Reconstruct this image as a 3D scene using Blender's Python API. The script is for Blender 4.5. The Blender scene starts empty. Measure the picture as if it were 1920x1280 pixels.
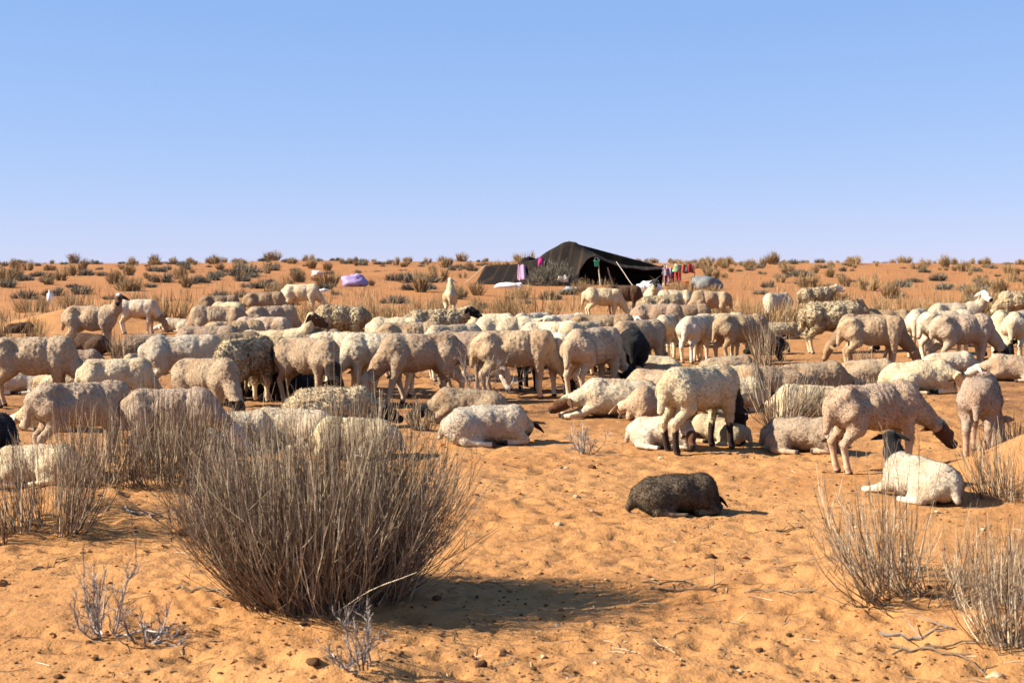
import bpy, math, random
import numpy as np
from mathutils import Vector, Matrix

# ------------------------------------------------------------------ camera, sky, sun, exposure
scene = bpy.context.scene
COL = scene.collection
F_PX, CX, CY, CAM_H = 2667.0, 960.0, 640.0, 1.5      # photograph pixels (1920 x 1280), 50 mm lens
PITCH = math.atan(150.0 / F_PX)
cam_d = bpy.data.cameras.new("camera"); cam = bpy.data.objects.new("camera", cam_d); COL.objects.link(cam)
cam_d.lens = 50.0; cam_d.sensor_width = 36.0; cam_d.clip_start = 0.1; cam_d.clip_end = 9000.0
cam.location = (0, 0, CAM_H); cam.rotation_euler = (math.pi / 2 - PITCH, 0, 0)
cam_d.dof.use_dof = True; cam_d.dof.focus_distance = 12.5; cam_d.dof.aperture_fstop = 7.0
scene.camera = cam

SUN_EL, SUN_BACK = 33.0, 6.0                        # sun from the left, a little behind the camera
world = bpy.data.worlds.new("World"); scene.world = world; world.use_nodes = True
wn = world.node_tree.nodes; wl = world.node_tree.links
bg = wn["Background"]; sky = wn.new("ShaderNodeTexSky"); sky.sky_type = 'NISHITA'
sky.sun_disc = False; sky.sun_elevation = math.radians(SUN_EL); sky.sun_rotation = math.radians(270 - SUN_BACK)
sky.altitude = 3000; sky.air_density = 1.0; sky.dust_density = 0.0; sky.ozone_density = 1.0
sp = wn.new("ShaderNodeSeparateColor"); cb = wn.new("ShaderNodeCombineColor"); wl.new(sky.outputs[0], sp.inputs[0])   # the camera's softer tone and cool white balance
for ch, (g_, k_) in enumerate(((.58, .70), (.40, 1.09), (.24, 2.16))):
    p_ = wn.new("ShaderNodeMath"); p_.operation = 'POWER'; p_.inputs[1].default_value = g_; wl.new(sp.outputs[ch], p_.inputs[0])
    m_ = wn.new("ShaderNodeMath"); m_.operation = 'MULTIPLY'; m_.inputs[1].default_value = k_; wl.new(p_.outputs[0], m_.inputs[0]); wl.new(m_.outputs[0], cb.inputs[ch])
wl.new(cb.outputs[0], bg.inputs[0]); bg.inputs[1].default_value = 0.10
sun_d = bpy.data.lights.new("sun", 'SUN'); sun = bpy.data.objects.new("sun", sun_d); COL.objects.link(sun)
sun_d.energy = 5.0; sun_d.angle = math.radians(0.53); sun_d.color = (1.0, 0.93, 0.82)
sb = math.radians(SUN_BACK)
S_DIR = Vector((-math.cos(sb), -math.sin(sb), math.tan(math.radians(SUN_EL)))).normalized()
sun.rotation_euler = S_DIR.to_track_quat('Z', 'Y').to_euler(); sun.location = S_DIR * 60
vs = scene.view_settings; vs.view_transform = 'Standard'; vs.look = 'None'; vs.exposure = 1.5; vs.gamma = 1.0
vs.use_curve_mapping = False
scene.render.resolution_x = 1024; scene.render.resolution_y = 682

# ------------------------------------------------------------------ noise
def _hash(ix, iy, iz, seed):
    n = (ix.astype(np.int64) * 374761393 + iy.astype(np.int64) * 668265263 + iz.astype(np.int64) * 2147483647 + seed * 974634777) & 0xffffffff
    n = ((n ^ (n >> 13)) * 1274126177) & 0xffffffff
    n = ((n ^ (n >> 16)) * 2246822519) & 0xffffffff
    return ((n ^ (n >> 15)) & 0xffffff).astype(np.float32) / float(0xffffff)
def vn2(x, y, seed=0):
    x = np.asarray(x, float); y = np.asarray(y, float)
    xi = np.floor(x); yi = np.floor(y); fx = x - xi; fy = y - yi
    fx = fx * fx * fx * (fx * (fx * 6 - 15) + 10); fy = fy * fy * fy * (fy * (fy * 6 - 15) + 10)
    z = np.zeros_like(xi)
    a = _hash(xi, yi, z, seed); b = _hash(xi + 1, yi, z, seed); c = _hash(xi, yi + 1, z, seed); d = _hash(xi + 1, yi + 1, z, seed)
    return (a + (b - a) * fx + (c - a) * fy + (a - b - c + d) * fx * fy) * 2 - 1
def vn3(p, seed=0):
    i = np.floor(p); f = p - i; f = f * f * (3 - 2 * f); r = 0
    for dx in (0, 1):
        for dy in (0, 1):
            for dz in (0, 1):
                w = (f[:, 0] if dx else 1 - f[:, 0]) * (f[:, 1] if dy else 1 - f[:, 1]) * (f[:, 2] if dz else 1 - f[:, 2])
                r = r + w * _hash(i[:, 0] + dx, i[:, 1] + dy, i[:, 2] + dz, seed)
    return r * 2 - 1
def worley2(x, y, cell, seed):
    """distance to the nearest jittered point, in cells"""
    x = x / cell; y = y / cell; xi = np.floor(x); yi = np.floor(y); best = np.full(x.shape, 9.0); bid = np.zeros(x.shape)
    z = np.zeros_like(xi)
    for dx in (-1, 0, 1):
        for dy in (-1, 0, 1):
            h1 = _hash(xi + dx, yi + dy, z, seed); h2 = _hash(xi + dx, yi + dy, z, seed + 7)
            d = np.hypot(xi + dx + h1 - x, yi + dy + h2 - y); m = d < best
            best = np.where(m, d, best); bid = np.where(m, _hash(xi + dx, yi + dy, z, seed + 13), bid)
    return best, bid
def sstep(a, b, x):
    t = np.clip((x - a) / (b - a), 0, 1); return t * t * (3 - 2 * t)

# ------------------------------------------------------------------ terrain height
def flat_at(px, py):
    d = CAM_H * F_PX / (py - 490.0); return ((px - CX) / F_PX * d, d)
MOUNDS = []                                            # x, y, height, rx, ry
for px, py, h, rx, ry in [(150, 612, .42, 1.5, 2.0), (2045, 908, .46, .70, .65), (1800, 775, .12, .8, 1.3), (590, 1120, .07, .7, .55),
                          (1690, 1120, .10, .55, .45), (1930, 1215, .10, .5, .4), (100, 975, .16, .8, .5), (300, 915, .16, .9, .5),
                          (640, 1290, .10, .35, .3), (1000, 600, .25, 2.0, 2.2), (720, 605, .2, 2., 2.), (420, 600, .25, 2.5, 2.0),
                          (1450, 640, .10, 1.5, 1.5), (290, 600, .25, 2.2, 2.), (30, 640, .15, 1.5, 1.5), (1830, 590, .3, 5., 3.)]:
    x, y = flat_at(px, py); MOUNDS.append((x, y, h, rx, ry))
def height(x, y, fine=False):
    x = np.asarray(x, float); y = np.asarray(y, float)
    far = sstep(38, 110, y)
    z = .80 * sstep(45, 170, y) - 6.0 * sstep(230, 900, y)
    z = z + far * (.30 * vn2(x / 23, y / 30, 3) + .16 * vn2(x / 8, y / 11, 4) + .45 * vn2(x / 38 + 3, y / 90, 5) * sstep(90, 165, y))
    z = z + .05 * vn2(x / 4.2, y / 4.6, 6) * sstep(5, 18, y) + .018 * vn2(x / 1.3, y / 1.5, 8)
    for mx, my, h, rx, ry in MOUNDS:
        z = z + h * np.exp(-((x - mx) / rx) ** 2 - ((y - my) / ry) ** 2)
    if fine:
        k = 1 - sstep(22, 45, y)
        d, i = worley2(x, y, .21, 21); rad = .20 + .25 * i
        pit = -np.exp(-(d / rad) ** 2 * 2.2) * (.010 + .026 * i) * (i > .35)
        d2, i2 = worley2(x + 5, y * 1.25, .085, 31)
        pit2 = -np.exp(-(d2 / .3) ** 2) * .010 * (i2 > .45)
        rip = .005 * np.sin((y * 1.0 + .35 * x + .5 * vn2(x * 1.1, y * 1.1, 41)) * 2 * math.pi / .13) * sstep(.15, .6, vn2(x * .5 + 9, y * .5, 42))
        rough = .009 * vn2(x * 8, y * 8, 51) + .006 * vn2(x * 19, y * 19, 52) + .004 * vn2(x * 41, y * 41, 53)
        trampled = .45 + .55 * sstep(-.3, .3, vn2(x * .35, y * .35, 61))
        z = z + k * (trampled * (pit + pit2 + rough) + rip)
    return z
def hz(x, y, fine=False): return float(height(np.array([x]), np.array([y]), fine)[0])
def ground_at(px, py):
    """where the photograph's ray through (px, py) meets the ground"""
    xc = (px - CX) / F_PX; yc = -(py - CY) / F_PX
    d = Vector((xc, math.cos(PITCH) + yc * math.sin(PITCH), -math.sin(PITCH) + yc * math.cos(PITCH)))
    x, y = flat_at(px, py)
    for _ in range(25):
        z = hz(x, y); t = (CAM_H - z) / max(-d.z, 1e-4); nx, ny = d.x * t, d.y * t
        x, y = x + .6 * (nx - x), y + .6 * (ny - y)
    return x, y, hz(x, y)

# ------------------------------------------------------------------ mesh + material helpers
def mesh_from(name, v, faces, mat=None, smooth=True, attrs=None):
    v = np.asarray(v, np.float32); faces = np.asarray(faces, np.int32); k = faces.shape[1]
    me = bpy.data.meshes.new(name); me.vertices.add(len(v)); me.vertices.foreach_set("co", v.ravel())
    me.loops.add(faces.size); me.loops.foreach_set("vertex_index", faces.ravel())
    me.polygons.add(len(faces)); me.polygons.foreach_set("loop_start", np.arange(0, faces.size, k, dtype=np.int32))
    me.polygons.foreach_set("use_smooth", np.full(len(faces), smooth, bool))
    for an, av in (attrs or {}).items():
        a = me.attributes.new(an, 'FLOAT', 'POINT'); a.data.foreach_set("value", np.asarray(av, np.float32))
    me.update(calc_edges=True); me.validate()
    if mat: me.materials.append(mat)
    return me
def link(name, me, parent=None, loc=(0, 0, 0), rz=0.0, s=1.0):
    o = bpy.data.objects.new(name, me); COL.objects.link(o); o.location = loc; o.rotation_euler = (0, 0, rz)
    o.scale = (s, s, s) if not hasattr(s, '__len__') else s
    if parent: o.parent = parent
    return o
def tag(o, label=None, cat=None, group=None, kind=None):
    if label: o["label"] = label
    if cat: o["category"] = cat
    if group: o["group"] = group
    if kind: o["kind"] = kind
    return o
class NT:
    """tiny node-tree writer"""
    def __init__(self, name):
        self.m = bpy.data.materials.new(name); self.m.use_nodes = True; self.t = self.m.node_tree
        self.b = self.t.nodes["Principled BSDF"]; self.b.inputs["Roughness"].default_value = .9
        self.b.inputs["Specular IOR Level"].default_value = .15
    def n(self, ty, **kw):
        nd = self.t.nodes.new(ty)
        for k, val in kw.items(): setattr(nd, k, val)
        return nd
    def put(self, sock, val):
        if hasattr(val, 'is_linked') or hasattr(val, 'links'): self.t.links.new(val, sock)
        else: sock.default_value = val if not (hasattr(val, '__len__') and len(val) == 3 and sock.type == 'RGBA') else (*val, 1)
    def mix(self, f, a, b, mode='MIX'):
        nd = self.n("ShaderNodeMix", data_type='RGBA', blend_type=mode); self.put(nd.inputs[0], f); self.put(nd.inputs[6], a); self.put(nd.inputs[7], b)
        return nd.outputs[2]
    def math(self, op, a, b=0.0, c=0.0):
        nd = self.n("ShaderNodeMath", operation=op); self.put(nd.inputs[0], a); self.put(nd.inputs[1], b); self.put(nd.inputs[2], c); return nd.outputs[0]
    def ramp(self, f, lo, hi, a=0.0, b=1.0):
        nd = self.n("ShaderNodeMapRange", interpolation_type='SMOOTHSTEP'); self.put(nd.inputs[0], f); self.put(nd.inputs[1], lo); self.put(nd.inputs[2], hi)
        nd.inputs[3].default_value = a; nd.inputs[4].default_value = b; return nd.outputs[0]
    def noise(self, scale, detail=3.0, vec=None, rough=.55):
        nd = self.n("ShaderNodeTexNoise"); nd.inputs["Scale"].default_value = scale; nd.inputs["Detail"].default_value = detail
        nd.inputs["Roughness"].default_value = rough
        if vec is not None: self.t.links.new(vec, nd.inputs["Vector"])
        return nd.outputs[0]
    def attr(self, name, kind='GEOMETRY', out='Fac'):
        nd = self.n("ShaderNodeAttribute", attribute_type=kind, attribute_name=name); return nd.outputs[out]
    def bump(self, h, strength=.5, dist=.01):
        nd = self.n("ShaderNodeBump"); self.put(nd.inputs["Strength"], strength); nd.inputs["Distance"].default_value = dist
        self.t.links.new(h, nd.inputs["Height"]); self.t.links.new(nd.outputs[0], self.b.inputs["Normal"])
    def col(self, c): self.put(self.b.inputs["Base Color"], c)
def plain(name, c, rough=.85, spec=.2, nscale=0, namp=.3, metal=0):
    t = NT(name); t.b.inputs["Roughness"].default_value = rough; t.b.inputs["Specular IOR Level"].default_value = spec; t.b.inputs["Metallic"].default_value = metal
    if nscale:
        co = t.n("ShaderNodeTexCoord").outputs["Object"]
        f = t.noise(nscale, 4, co); t.col(t.mix(f, [v * (1 - namp) for v in c], [min(1, v * (1 + namp)) for v in c])); t.bump(f, .4, .02)
    else: t.col(c)
    return t.m

def sand_material():
    t = NT("sand"); pos = t.n("ShaderNodeNewGeometry").outputs["Position"]
    big = t.noise(.45, 4, pos); mid = t.noise(3.2, 5, pos); fine = t.noise(60, 4, pos, .7); grain = t.noise(420, 2, pos, .8)
    c = t.mix(t.ramp(big, .35, .68), (.385, .186, .063), (.320, .143, .044))
    c = t.mix(t.ramp(mid, .50, .74, 0, .50), c, (.21, .083, .025))
    sep = t.n("ShaderNodeSeparateXYZ"); t.t.links.new(pos, sep.inputs[0])
    c = t.mix(t.ramp(sep.outputs[1], 12, 70, 0, .7), c, (.275, .108, .033))
    # trampled, dung-stained ground under the flock
    trod = t.math('MULTIPLY', t.ramp(sep.outputs[1], 11, 14.5), t.ramp(sep.outputs[1], 27, 20))
    c = t.mix(t.math('MULTIPLY', trod, t.ramp(t.noise(1.7, 5, pos), .38, .66, .15, .75)), c, (.13, .055, .021))
    c = t.mix(t.ramp(fine, .54, .74, 0, .40), c, (.12, .050, .017))
    c = t.mix(t.ramp(grain, .60, .75, 0, .3), c, (.40, .23, .10))
    t.col(c); t.b.inputs["Roughness"].default_value = .95
    h = t.math('ADD', t.math('MULTIPLY', fine, .7), t.math('MULTIPLY', t.noise(22, 4, pos), 1.0))
    t.bump(h, .65, .022)
    return t.m
SAND = sand_material()

# ------------------------------------------------------------------ ground: one sheet to the horizon
def build_ground():
    ys = list(np.arange(3.4, 9.5, .022)) + list(np.arange(9.5, 16, .036)) + list(np.arange(16, 28, .075))
    d = 28.0
    while d < 6000: ys.append(d); d *= 1.012 if d < 260 else 1.08
    ys = np.array(ys); nc = 640
    th = np.linspace(-1, 1, nc); ax = np.tan(th * math.radians(31))
    Y = np.repeat(ys[:, None], nc, 1); X = (Y + 3.2) * ax[None, :]
    Z = height(X.ravel(), Y.ravel(), True)
    v = np.stack([X.ravel(), Y.ravel(), Z], 1); nr = len(ys)
    i = (np.arange(nr - 1)[:, None] * nc + np.arange(nc - 1)[None, :]).ravel()
    f = np.stack([i, i + 1, i + nc + 1, i + nc], 1)
    tag(link("ground", mesh_from("ground", v, f, SAND)), kind="structure")
build_ground()

# ------------------------------------------------------------------ stalk plants
def tubes(P, R, sides=3, rng=None):
    """P (n,k,3) centre lines, R (n,k) radii -> verts, quads, owner index"""
    n, k, _ = P.shape; T = np.gradient(P, axis=1); T /= np.linalg.norm(T, axis=2, keepdims=True) + 1e-9
    ref = rng.normal(size=(n, 1, 3)); A = np.cross(T, ref); A /= np.linalg.norm(A, axis=2, keepdims=True) + 1e-9; B = np.cross(T, A)
    a = np.arange(sides) * 2 * math.pi / sides
    V = P[:, :, None, :] + R[:, :, None, None] * (A[:, :, None, :] * np.cos(a)[None, None, :, None] + B[:, :, None, :] * np.sin(a)[None, None, :, None])
    idx = np.arange(n * k * sides).reshape(n, k, sides)
    a0 = idx[:, :-1, :]; a1 = np.roll(a0, -1, 2); b0 = idx[:, 1:, :]; b1 = np.roll(b0, -1, 2)
    return V.reshape(-1, 3), np.stack([a0, a1, b1, b0], -1).reshape(-1, 4), np.repeat(np.arange(n), k * sides)
def merge(parts):
    vv, ff, tt, o = [], [], [], 0
    for v, f, t in parts: vv.append(v); ff.append(f + o); tt.append(t); o += len(v)
    return np.concatenate(vv), np.concatenate(ff), np.concatenate(tt)
def grow(start, az, tilt, L, curve, k, rng, wob=.06):
    n = len(L); s = np.linspace(0, 1, k); D = np.zeros((n, k, 3))
    tl = tilt[:, None] * (1 - curve * s[None, :]) + np.cumsum(rng.normal(0, wob, (n, k)), 1); a = az[:, None] + np.cumsum(rng.normal(0, wob * 1.5, (n, k)), 1)
    D[..., 0] = np.sin(tl) * np.cos(a); D[..., 1] = np.sin(tl) * np.sin(a); D[..., 2] = np.cos(tl)
    step = (L / (k - 1))[:, None, None] * D; P = np.cumsum(step, 1) - step[:, :1] + start[:, None, :]
    return P, tl, a
def stalk_bush(seed, n, R, H, lean=.9, curve=.75, r0=.0026, twigs=3, k=6, hvar=.35, tone=(.0, 1.0), squash=1.0):
    rng = np.random.default_rng(seed)
    nc = max(5, int(n / 55)); cr = np.sqrt(rng.random(nc)); ca = rng.random(nc) * 2 * math.pi; ci = rng.integers(0, nc, n)      # several crowns grown together
    bx = cr[ci] * np.cos(ca[ci]) + rng.normal(0, .16, n); by = cr[ci] * np.sin(ca[ci]) + rng.normal(0, .16, n); rad = np.minimum(np.hypot(bx, by), 1.15); az = np.arctan2(by, bx)
    st = np.stack([R * bx, R * squash * by, np.full(n, -.03)], 1)
    tilt = lean * rad ** .8 + rng.normal(0, .21, n); L = H * (1 - hvar + hvar * 1.25 * rng.random(n) ** .8) * (1.12 - .26 * rad) * (.78 + .34 * rng.random(nc))[ci]
    P, tl, a = grow(st, az + rng.normal(0, .45, n), tilt, L, curve, k, rng, .085)
    P[..., 2] = np.maximum(P[..., 2], -.03)
    rr = r0 * (.7 + .8 * rng.random(n))[:, None] * np.linspace(1.25, .35, k)[None, :]
    v, f, own = tubes(P, rr, 3, rng); tn = tone[0] + (tone[1] - tone[0]) * rng.random(n)
    parts = [(v, f, tn[own])]
    if twigs:
        m = n * twigs; pi = rng.integers(0, n, m); kk = rng.integers(1, k - 1, m)
        P2, _, _ = grow(P[pi, kk], a[pi, kk] + rng.normal(0, .9, m), np.abs(tl[pi, kk]) + rng.normal(0, .34, m), L[pi] * rng.uniform(.16, .42, m), .5, 4, rng, .09)
        r2 = r0 * .62 * np.linspace(1, .4, 4)[None, :] * (.7 + .6 * rng.random(m))[:, None]
        v, f, own = tubes(P2, r2, 3, rng); t2 = np.clip(tn[pi] + rng.normal(0, .2, m), 0, 1); parts.append((v, f, t2[own]))
    return merge(parts)
def dead_shrub(seed, n, H, spread=.8, levels=3, r0=.006, kids=5):
    rng = np.random.default_rng(seed); parts = []
    az = rng.random(n) * 2 * math.pi; st = np.stack([.03 * np.cos(az), .03 * np.sin(az), np.full(n, -.02)], 1)
    tilt = np.abs(rng.normal(spread * .6, .35, n)); L = H * rng.uniform(.6, 1.05, n); r = np.full(n, r0)
    for lv in range(levels):
        k = 6; P, tl, a = grow(st, az, tilt, L, .25, k, rng, .16); P[..., 2] = np.maximum(P[..., 2], .0)
        v, f, own = tubes(P, r[:, None] * np.linspace(1, .5, k)[None, :], 4 if lv == 0 else 3, rng); parts.append((v, f, rng.random(len(L))[own]))
        m = len(L) * kids; pi = rng.integers(0, len(L), m); kk = rng.integers(1, k, m)
        st = P[pi, kk]; az = a[pi, kk] + rng.normal(0, 1.1, m); tilt = np.abs(tl[pi, kk] + rng.normal(0, .6, m)); L = L[pi] * rng.uniform(.22, .5, m); r = r[pi] * .52
    return merge(parts)
def stalk_material(name, dark, mid, light):
    t = NT(name); tn = t.attr("tone"); pos = t.n("ShaderNodeNewGeometry").outputs["Position"]
    c = t.mix(t.ramp(tn, 0, .5), dark, mid); c = t.mix(t.ramp(tn, .55, 1), c, light)
    c = t.mix(t.ramp(t.noise(35, 2, pos), .4, .7, 0, .5), c, dark); t.col(c); t.b.inputs["Roughness"].default_value = .75
    return t.m
M_STRAW = stalk_material("dry_stalk", (.075, .045, .026), (.235, .160, .090), (.52, .41, .27))
M_STRAW_FAR = stalk_material("straw_tuft", (.13, .075, .030), (.31, .20, .09), (.50, .36, .19))
M_GREY = stalk_material("dead_twig", (.10, .075, .06), (.25, .205, .17), (.50, .45, .40))
M_SHRUB = stalk_material("grey_shrub", (.060, .050, .034), (.150, .128, .090), (.29, .25, .18))
def plant_mesh(name, vft, mat):
    v, f, t = vft; return mesh_from(name, v, f, mat, False, {"tone": t})
def plant(name, me, px, py, label, cat, group=None, s=1.0, rz=0.0):
    x, y, z = ground_at(px, py); o = link(name, me, None, (x, y, z), rz, s); return tag(o, label, cat, group)

# the broom bushes of the foreground, each its own mesh
near = [
 # px, py, n, R, H, lean, curve, twigs, label
 (618, 1112, 1900, .28, .76, .60, .5, 4, "big dense brown broom bush casting a long shadow across the sand"),
 (312, 893, 330, .30, .62, 0.5, 0.6, 3, "tall upright dry broom bush in front of the grazing sheep on a sand hummock"),
 (95, 985, 190, .24, .64, 0.7, 0.7, 3, "sparse dry broom bush with dark stems at the foot of its hummock"),
 (200, 905, 220, .26, .46, 0.9, 0.7, 3, "low spreading dry bush between two taller broom bushes"),
 (395, 1000, 110, 0.14, 0.4, 0.8, 0.7, 3, "loose brown broom clump leaning against the big dense bush"),
 (1690, 1108, 150, .24, .62, 1.15, .6, 3, "open broom bush with long bowed stems below the black-headed sheep"),
 (1905, 1222, 140, .17, .46, 1.1, 0.7, 2, "dense-based broom clump beside a white stone and fallen twigs"),
 (1790, 1120, 130, .24, .40, 1.15, 0.6, 2, "thin broom tuft wedged between two bowed broom bushes"),
 (1915, 872, 170, .26, .44, 0.6, 0.6, 2, "straw coloured bush on the smooth sand mound beside grazing sheep"),
 (1905, 845, 90, .2, .32, 0.6, 0.6, 2, "small straw bush behind the larger one on the smooth sand mound"),
 (1462, 800, 120, 0.13, 0.58, 1.1, 0.6, 2, "wide splayed dry bush among the resting sheep"),
 (1535, 792, 110, 0.18, 0.4, 0.5, 0.6, 2, "upright grey-brown bush in front of a resting sheep"),
 (1440, 690, 90, 0.28, 0.66, 0.9, 0.5, 2, "thin dry bush growing over the black goat"),
 (1615, 695, 100, 0.25, 0.34, 0.7, 0.6, 2, "low straw bush at the feet of a standing sheep"),
 (790, 806, 90, 0.07, 0.28, 0.4, 0.5, 2, "small isolated straw tuft near the black-headed resting sheep"),
 (236, 672, 130, 0.2, 0.48, 0.45, 0.6, 2, "dark upright tuft at the forelegs of the alert brown-faced sheep"),
 (1650, 738, 70, 0.2, 0.28, 0.5, 0.6, 2, "short straw tuft between two sheep resting in line"),
 (20, 1010, 70, 0.15, 0.5, 0.8, 0.7, 2, "thin dry stems of a broom bush at the trampled sand edge"),
]
for i, (px, py, n, R, H, lean, curve, tw, lab) in enumerate(near):
    plant("broom_bush", plant_mesh("broom_bush", stalk_bush(100 + i, n, R, H, lean, curve, .0020 if py > 850 else .0030, tw, 7), M_STRAW), px, py, lab, "bush")
for i, (px, py, n, H, sp, kids, lab) in enumerate([
 (200, 1192, 7, .30, .9, 5, "leafless grey thorny shrub standing alone on bare sand"),
 (905, 772, 9, .62, .55, 4, "tall bleached dead shrub between standing and resting sheep"),
 (1098, 850, 8, .22, 1.0, 5, "small bleached twiggy shrub on open sand in the middle of the clearing"),
 (680, 1252, 6, .20, .8, 5, "little dry sprig beside a low sand hump"),
 (270, 1205, 6, .17, 1.4, 4, "flat tangle of grey twigs lying beside the thorny shrub")]):
    plant("dead_shrub", plant_mesh("dead_shrub", dead_shrub(200 + i, n + 3, H, sp, 3, .0042, kids + 3), M_GREY), px, py, lab, "shrub")

# straw bushes of the middle distance
straw_me = [plant_mesh("straw_bush", stalk_bush(300 + i, 230, .50, .60, .75, .5, .0048, 2, 5, .55), M_STRAW_FAR) for i in range(4)]
mid = [(1000, 603, 1.35, "broad straw bush in the open sand in front of the tent"), (905, 592, .95, "grey-brown bush next to a sheep seen from behind"),
 (722, 607, 1.05, "rounded straw bush just behind the long-fleeced sheep"), (802, 585, 1.0, "straw bush behind the pale sheep seen from behind"),
 (305, 598, 1.25, "tall loose bush beside the sheep standing apart"), (18, 640, 1.05, "straw bush in front of the dark animal by the sand drift"),
 (145, 578, 1.05, "dry bush on the crest of the bright sand drift"), (55, 585, 1.05, "dry bush beside the white plastic jug"),
 (1425, 615, 1.2, "wispy bush behind the sheep lowering its dark head"), (1385, 600, 1.1, "straw bush at the edge of the flock in front of the tarpaulin mound"),
 (1690, 602, 1.2, "straw bush behind the dark-headed sheep"), (1760, 602, 1.3, "straw bush behind the row of standing sheep"),
 (1830, 600, 1.35, "straw bush on the rise behind the sheep with the marked forehead"), (1885, 592, 1.3, "straw bush behind the yellow long-fleeced sheep"),
 (612, 600, .85, "straw bush touching the sheep at the back of the flock"), (462, 585, 1.1, "tall straw bush beside the thin sheep at the back"),
 (500, 560, 1.2, "straw bush far behind the thin sheep"), (1300, 560, 1.5, "straw bush in front of the colourful rugs"),
 (1255, 556, 1.3, "straw bush between the tent and the rugs"), (1108, 548, 1.2, "reddish straw bush at the open tent front"),
 (960, 560, 1.1, "straw bush in front of the white sacks"), (860, 560, 1.2, "straw bush left of the tent edge"), (1500, 600, .9, "straw bush beside the yellow sheep"),
 (1620, 590, 1.0, "straw bush behind the shaggy yellow sheep"), (1900, 640, .9, "straw bush among the standing sheep"), (250, 545, 1.4, "loose dry bush up the slope behind the standing sheep")]
for i, (px, py, s, lab) in enumerate(mid):
    plant("straw_bush", straw_me[i % 4], px, py, lab, "bush", "straw bushes behind the flock", s, i * 1.7)

# small shrubs scattered over the plain up to the crest
far_me = [plant_mesh("desert_shrub", stalk_bush(400 + i, 230, .30, .48, 1.15, .35, .012, 1, 4, .5), M_SHRUB) for i in range(3)]
tuft_me = [plant_mesh("straw_tuft", stalk_bush(420 + i, 170, .24, .85, .5, .5, .011, 1, 4, .4), M_STRAW_FAR) for i in range(3)]
rs = random.Random(5); spots = []
def try_spot(x, y, gap):
    if any(abs(x - a) < gap and abs(y - b) < gap for a, b in spots): return False
    if 62 < y < 95 and -4 < x < 13: return False
    spots.append((x, y)); return True
n_far = 0
while n_far < 520:
    u = rs.random(); y = 46 + 150 * u ** .75; x = rs.uniform(-.41, .41) * y
    if not try_spot(x, y, 1.1 + y * .004): continue
    tuft = rs.random() < (.30 if x < 0 else .5) + (.2 if y > 140 else 0)
    s = rs.uniform(.46, 1.12) * (1.6 if rs.random() < .14 and y > 75 else 1.0) * (.75 if y < 60 else 1.0)
    o = link("straw_tuft" if tuft else "desert_shrub", (tuft_me if tuft else far_me)[n_far % 3], None, (x, y, hz(x, y)), rs.random() * 6.28,
             (s * rs.uniform(.9, 1.5), s * rs.uniform(.9, 1.5), s * rs.uniform(.8, 1.25)))
    if tuft: tag(o, "small upright straw tuft scattered on the far sandy plain", "grass tuft", "straw tufts on the far plain")
    else: tag(o, "small rounded grey desert shrub scattered on the far sandy plain", "shrub", "grey shrubs on the far plain")
    n_far += 1

def plain_grass():
    rng = np.random.default_rng(31); n = 14000; y = 30 + 160 * rng.random(n) ** 1.4; x = rng.uniform(-.42, .42, n) * y
    keep = (vn2(x / 3.5, y / 5, 71) + .5 * vn2(x / 1.2, y / 1.6, 72) > .22) & ~((y > 60) & (y < 95) & (x > -3) & (x < 11)); x, y = x[keep], y[keep]; n = len(x)
    st = np.stack([x, y, height(x, y) - .02], 1); k = 3
    st = np.repeat(st, k, 0) + np.concatenate([rng.normal(0, .12, (n * k, 2)), np.zeros((n * k, 1))], 1); m = n * k
    P, _, _ = grow(st, rng.random(m) * 6.28, np.abs(rng.normal(0, .45, m)), rng.uniform(.12, .42, m), .3, 3, rng, .1)
    v, f, own = tubes(P, np.full((m, 3), .006) * np.array([1.2, 1, .4]), 3, rng)
    tag(link("dry_grass", mesh_from("dry_grass", v, f, M_STRAW_FAR, False, {"tone": rng.random(m)[own]})), "thin dry grass spread over the far sandy plain", None, None, "stuff")
plain_grass()

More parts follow.
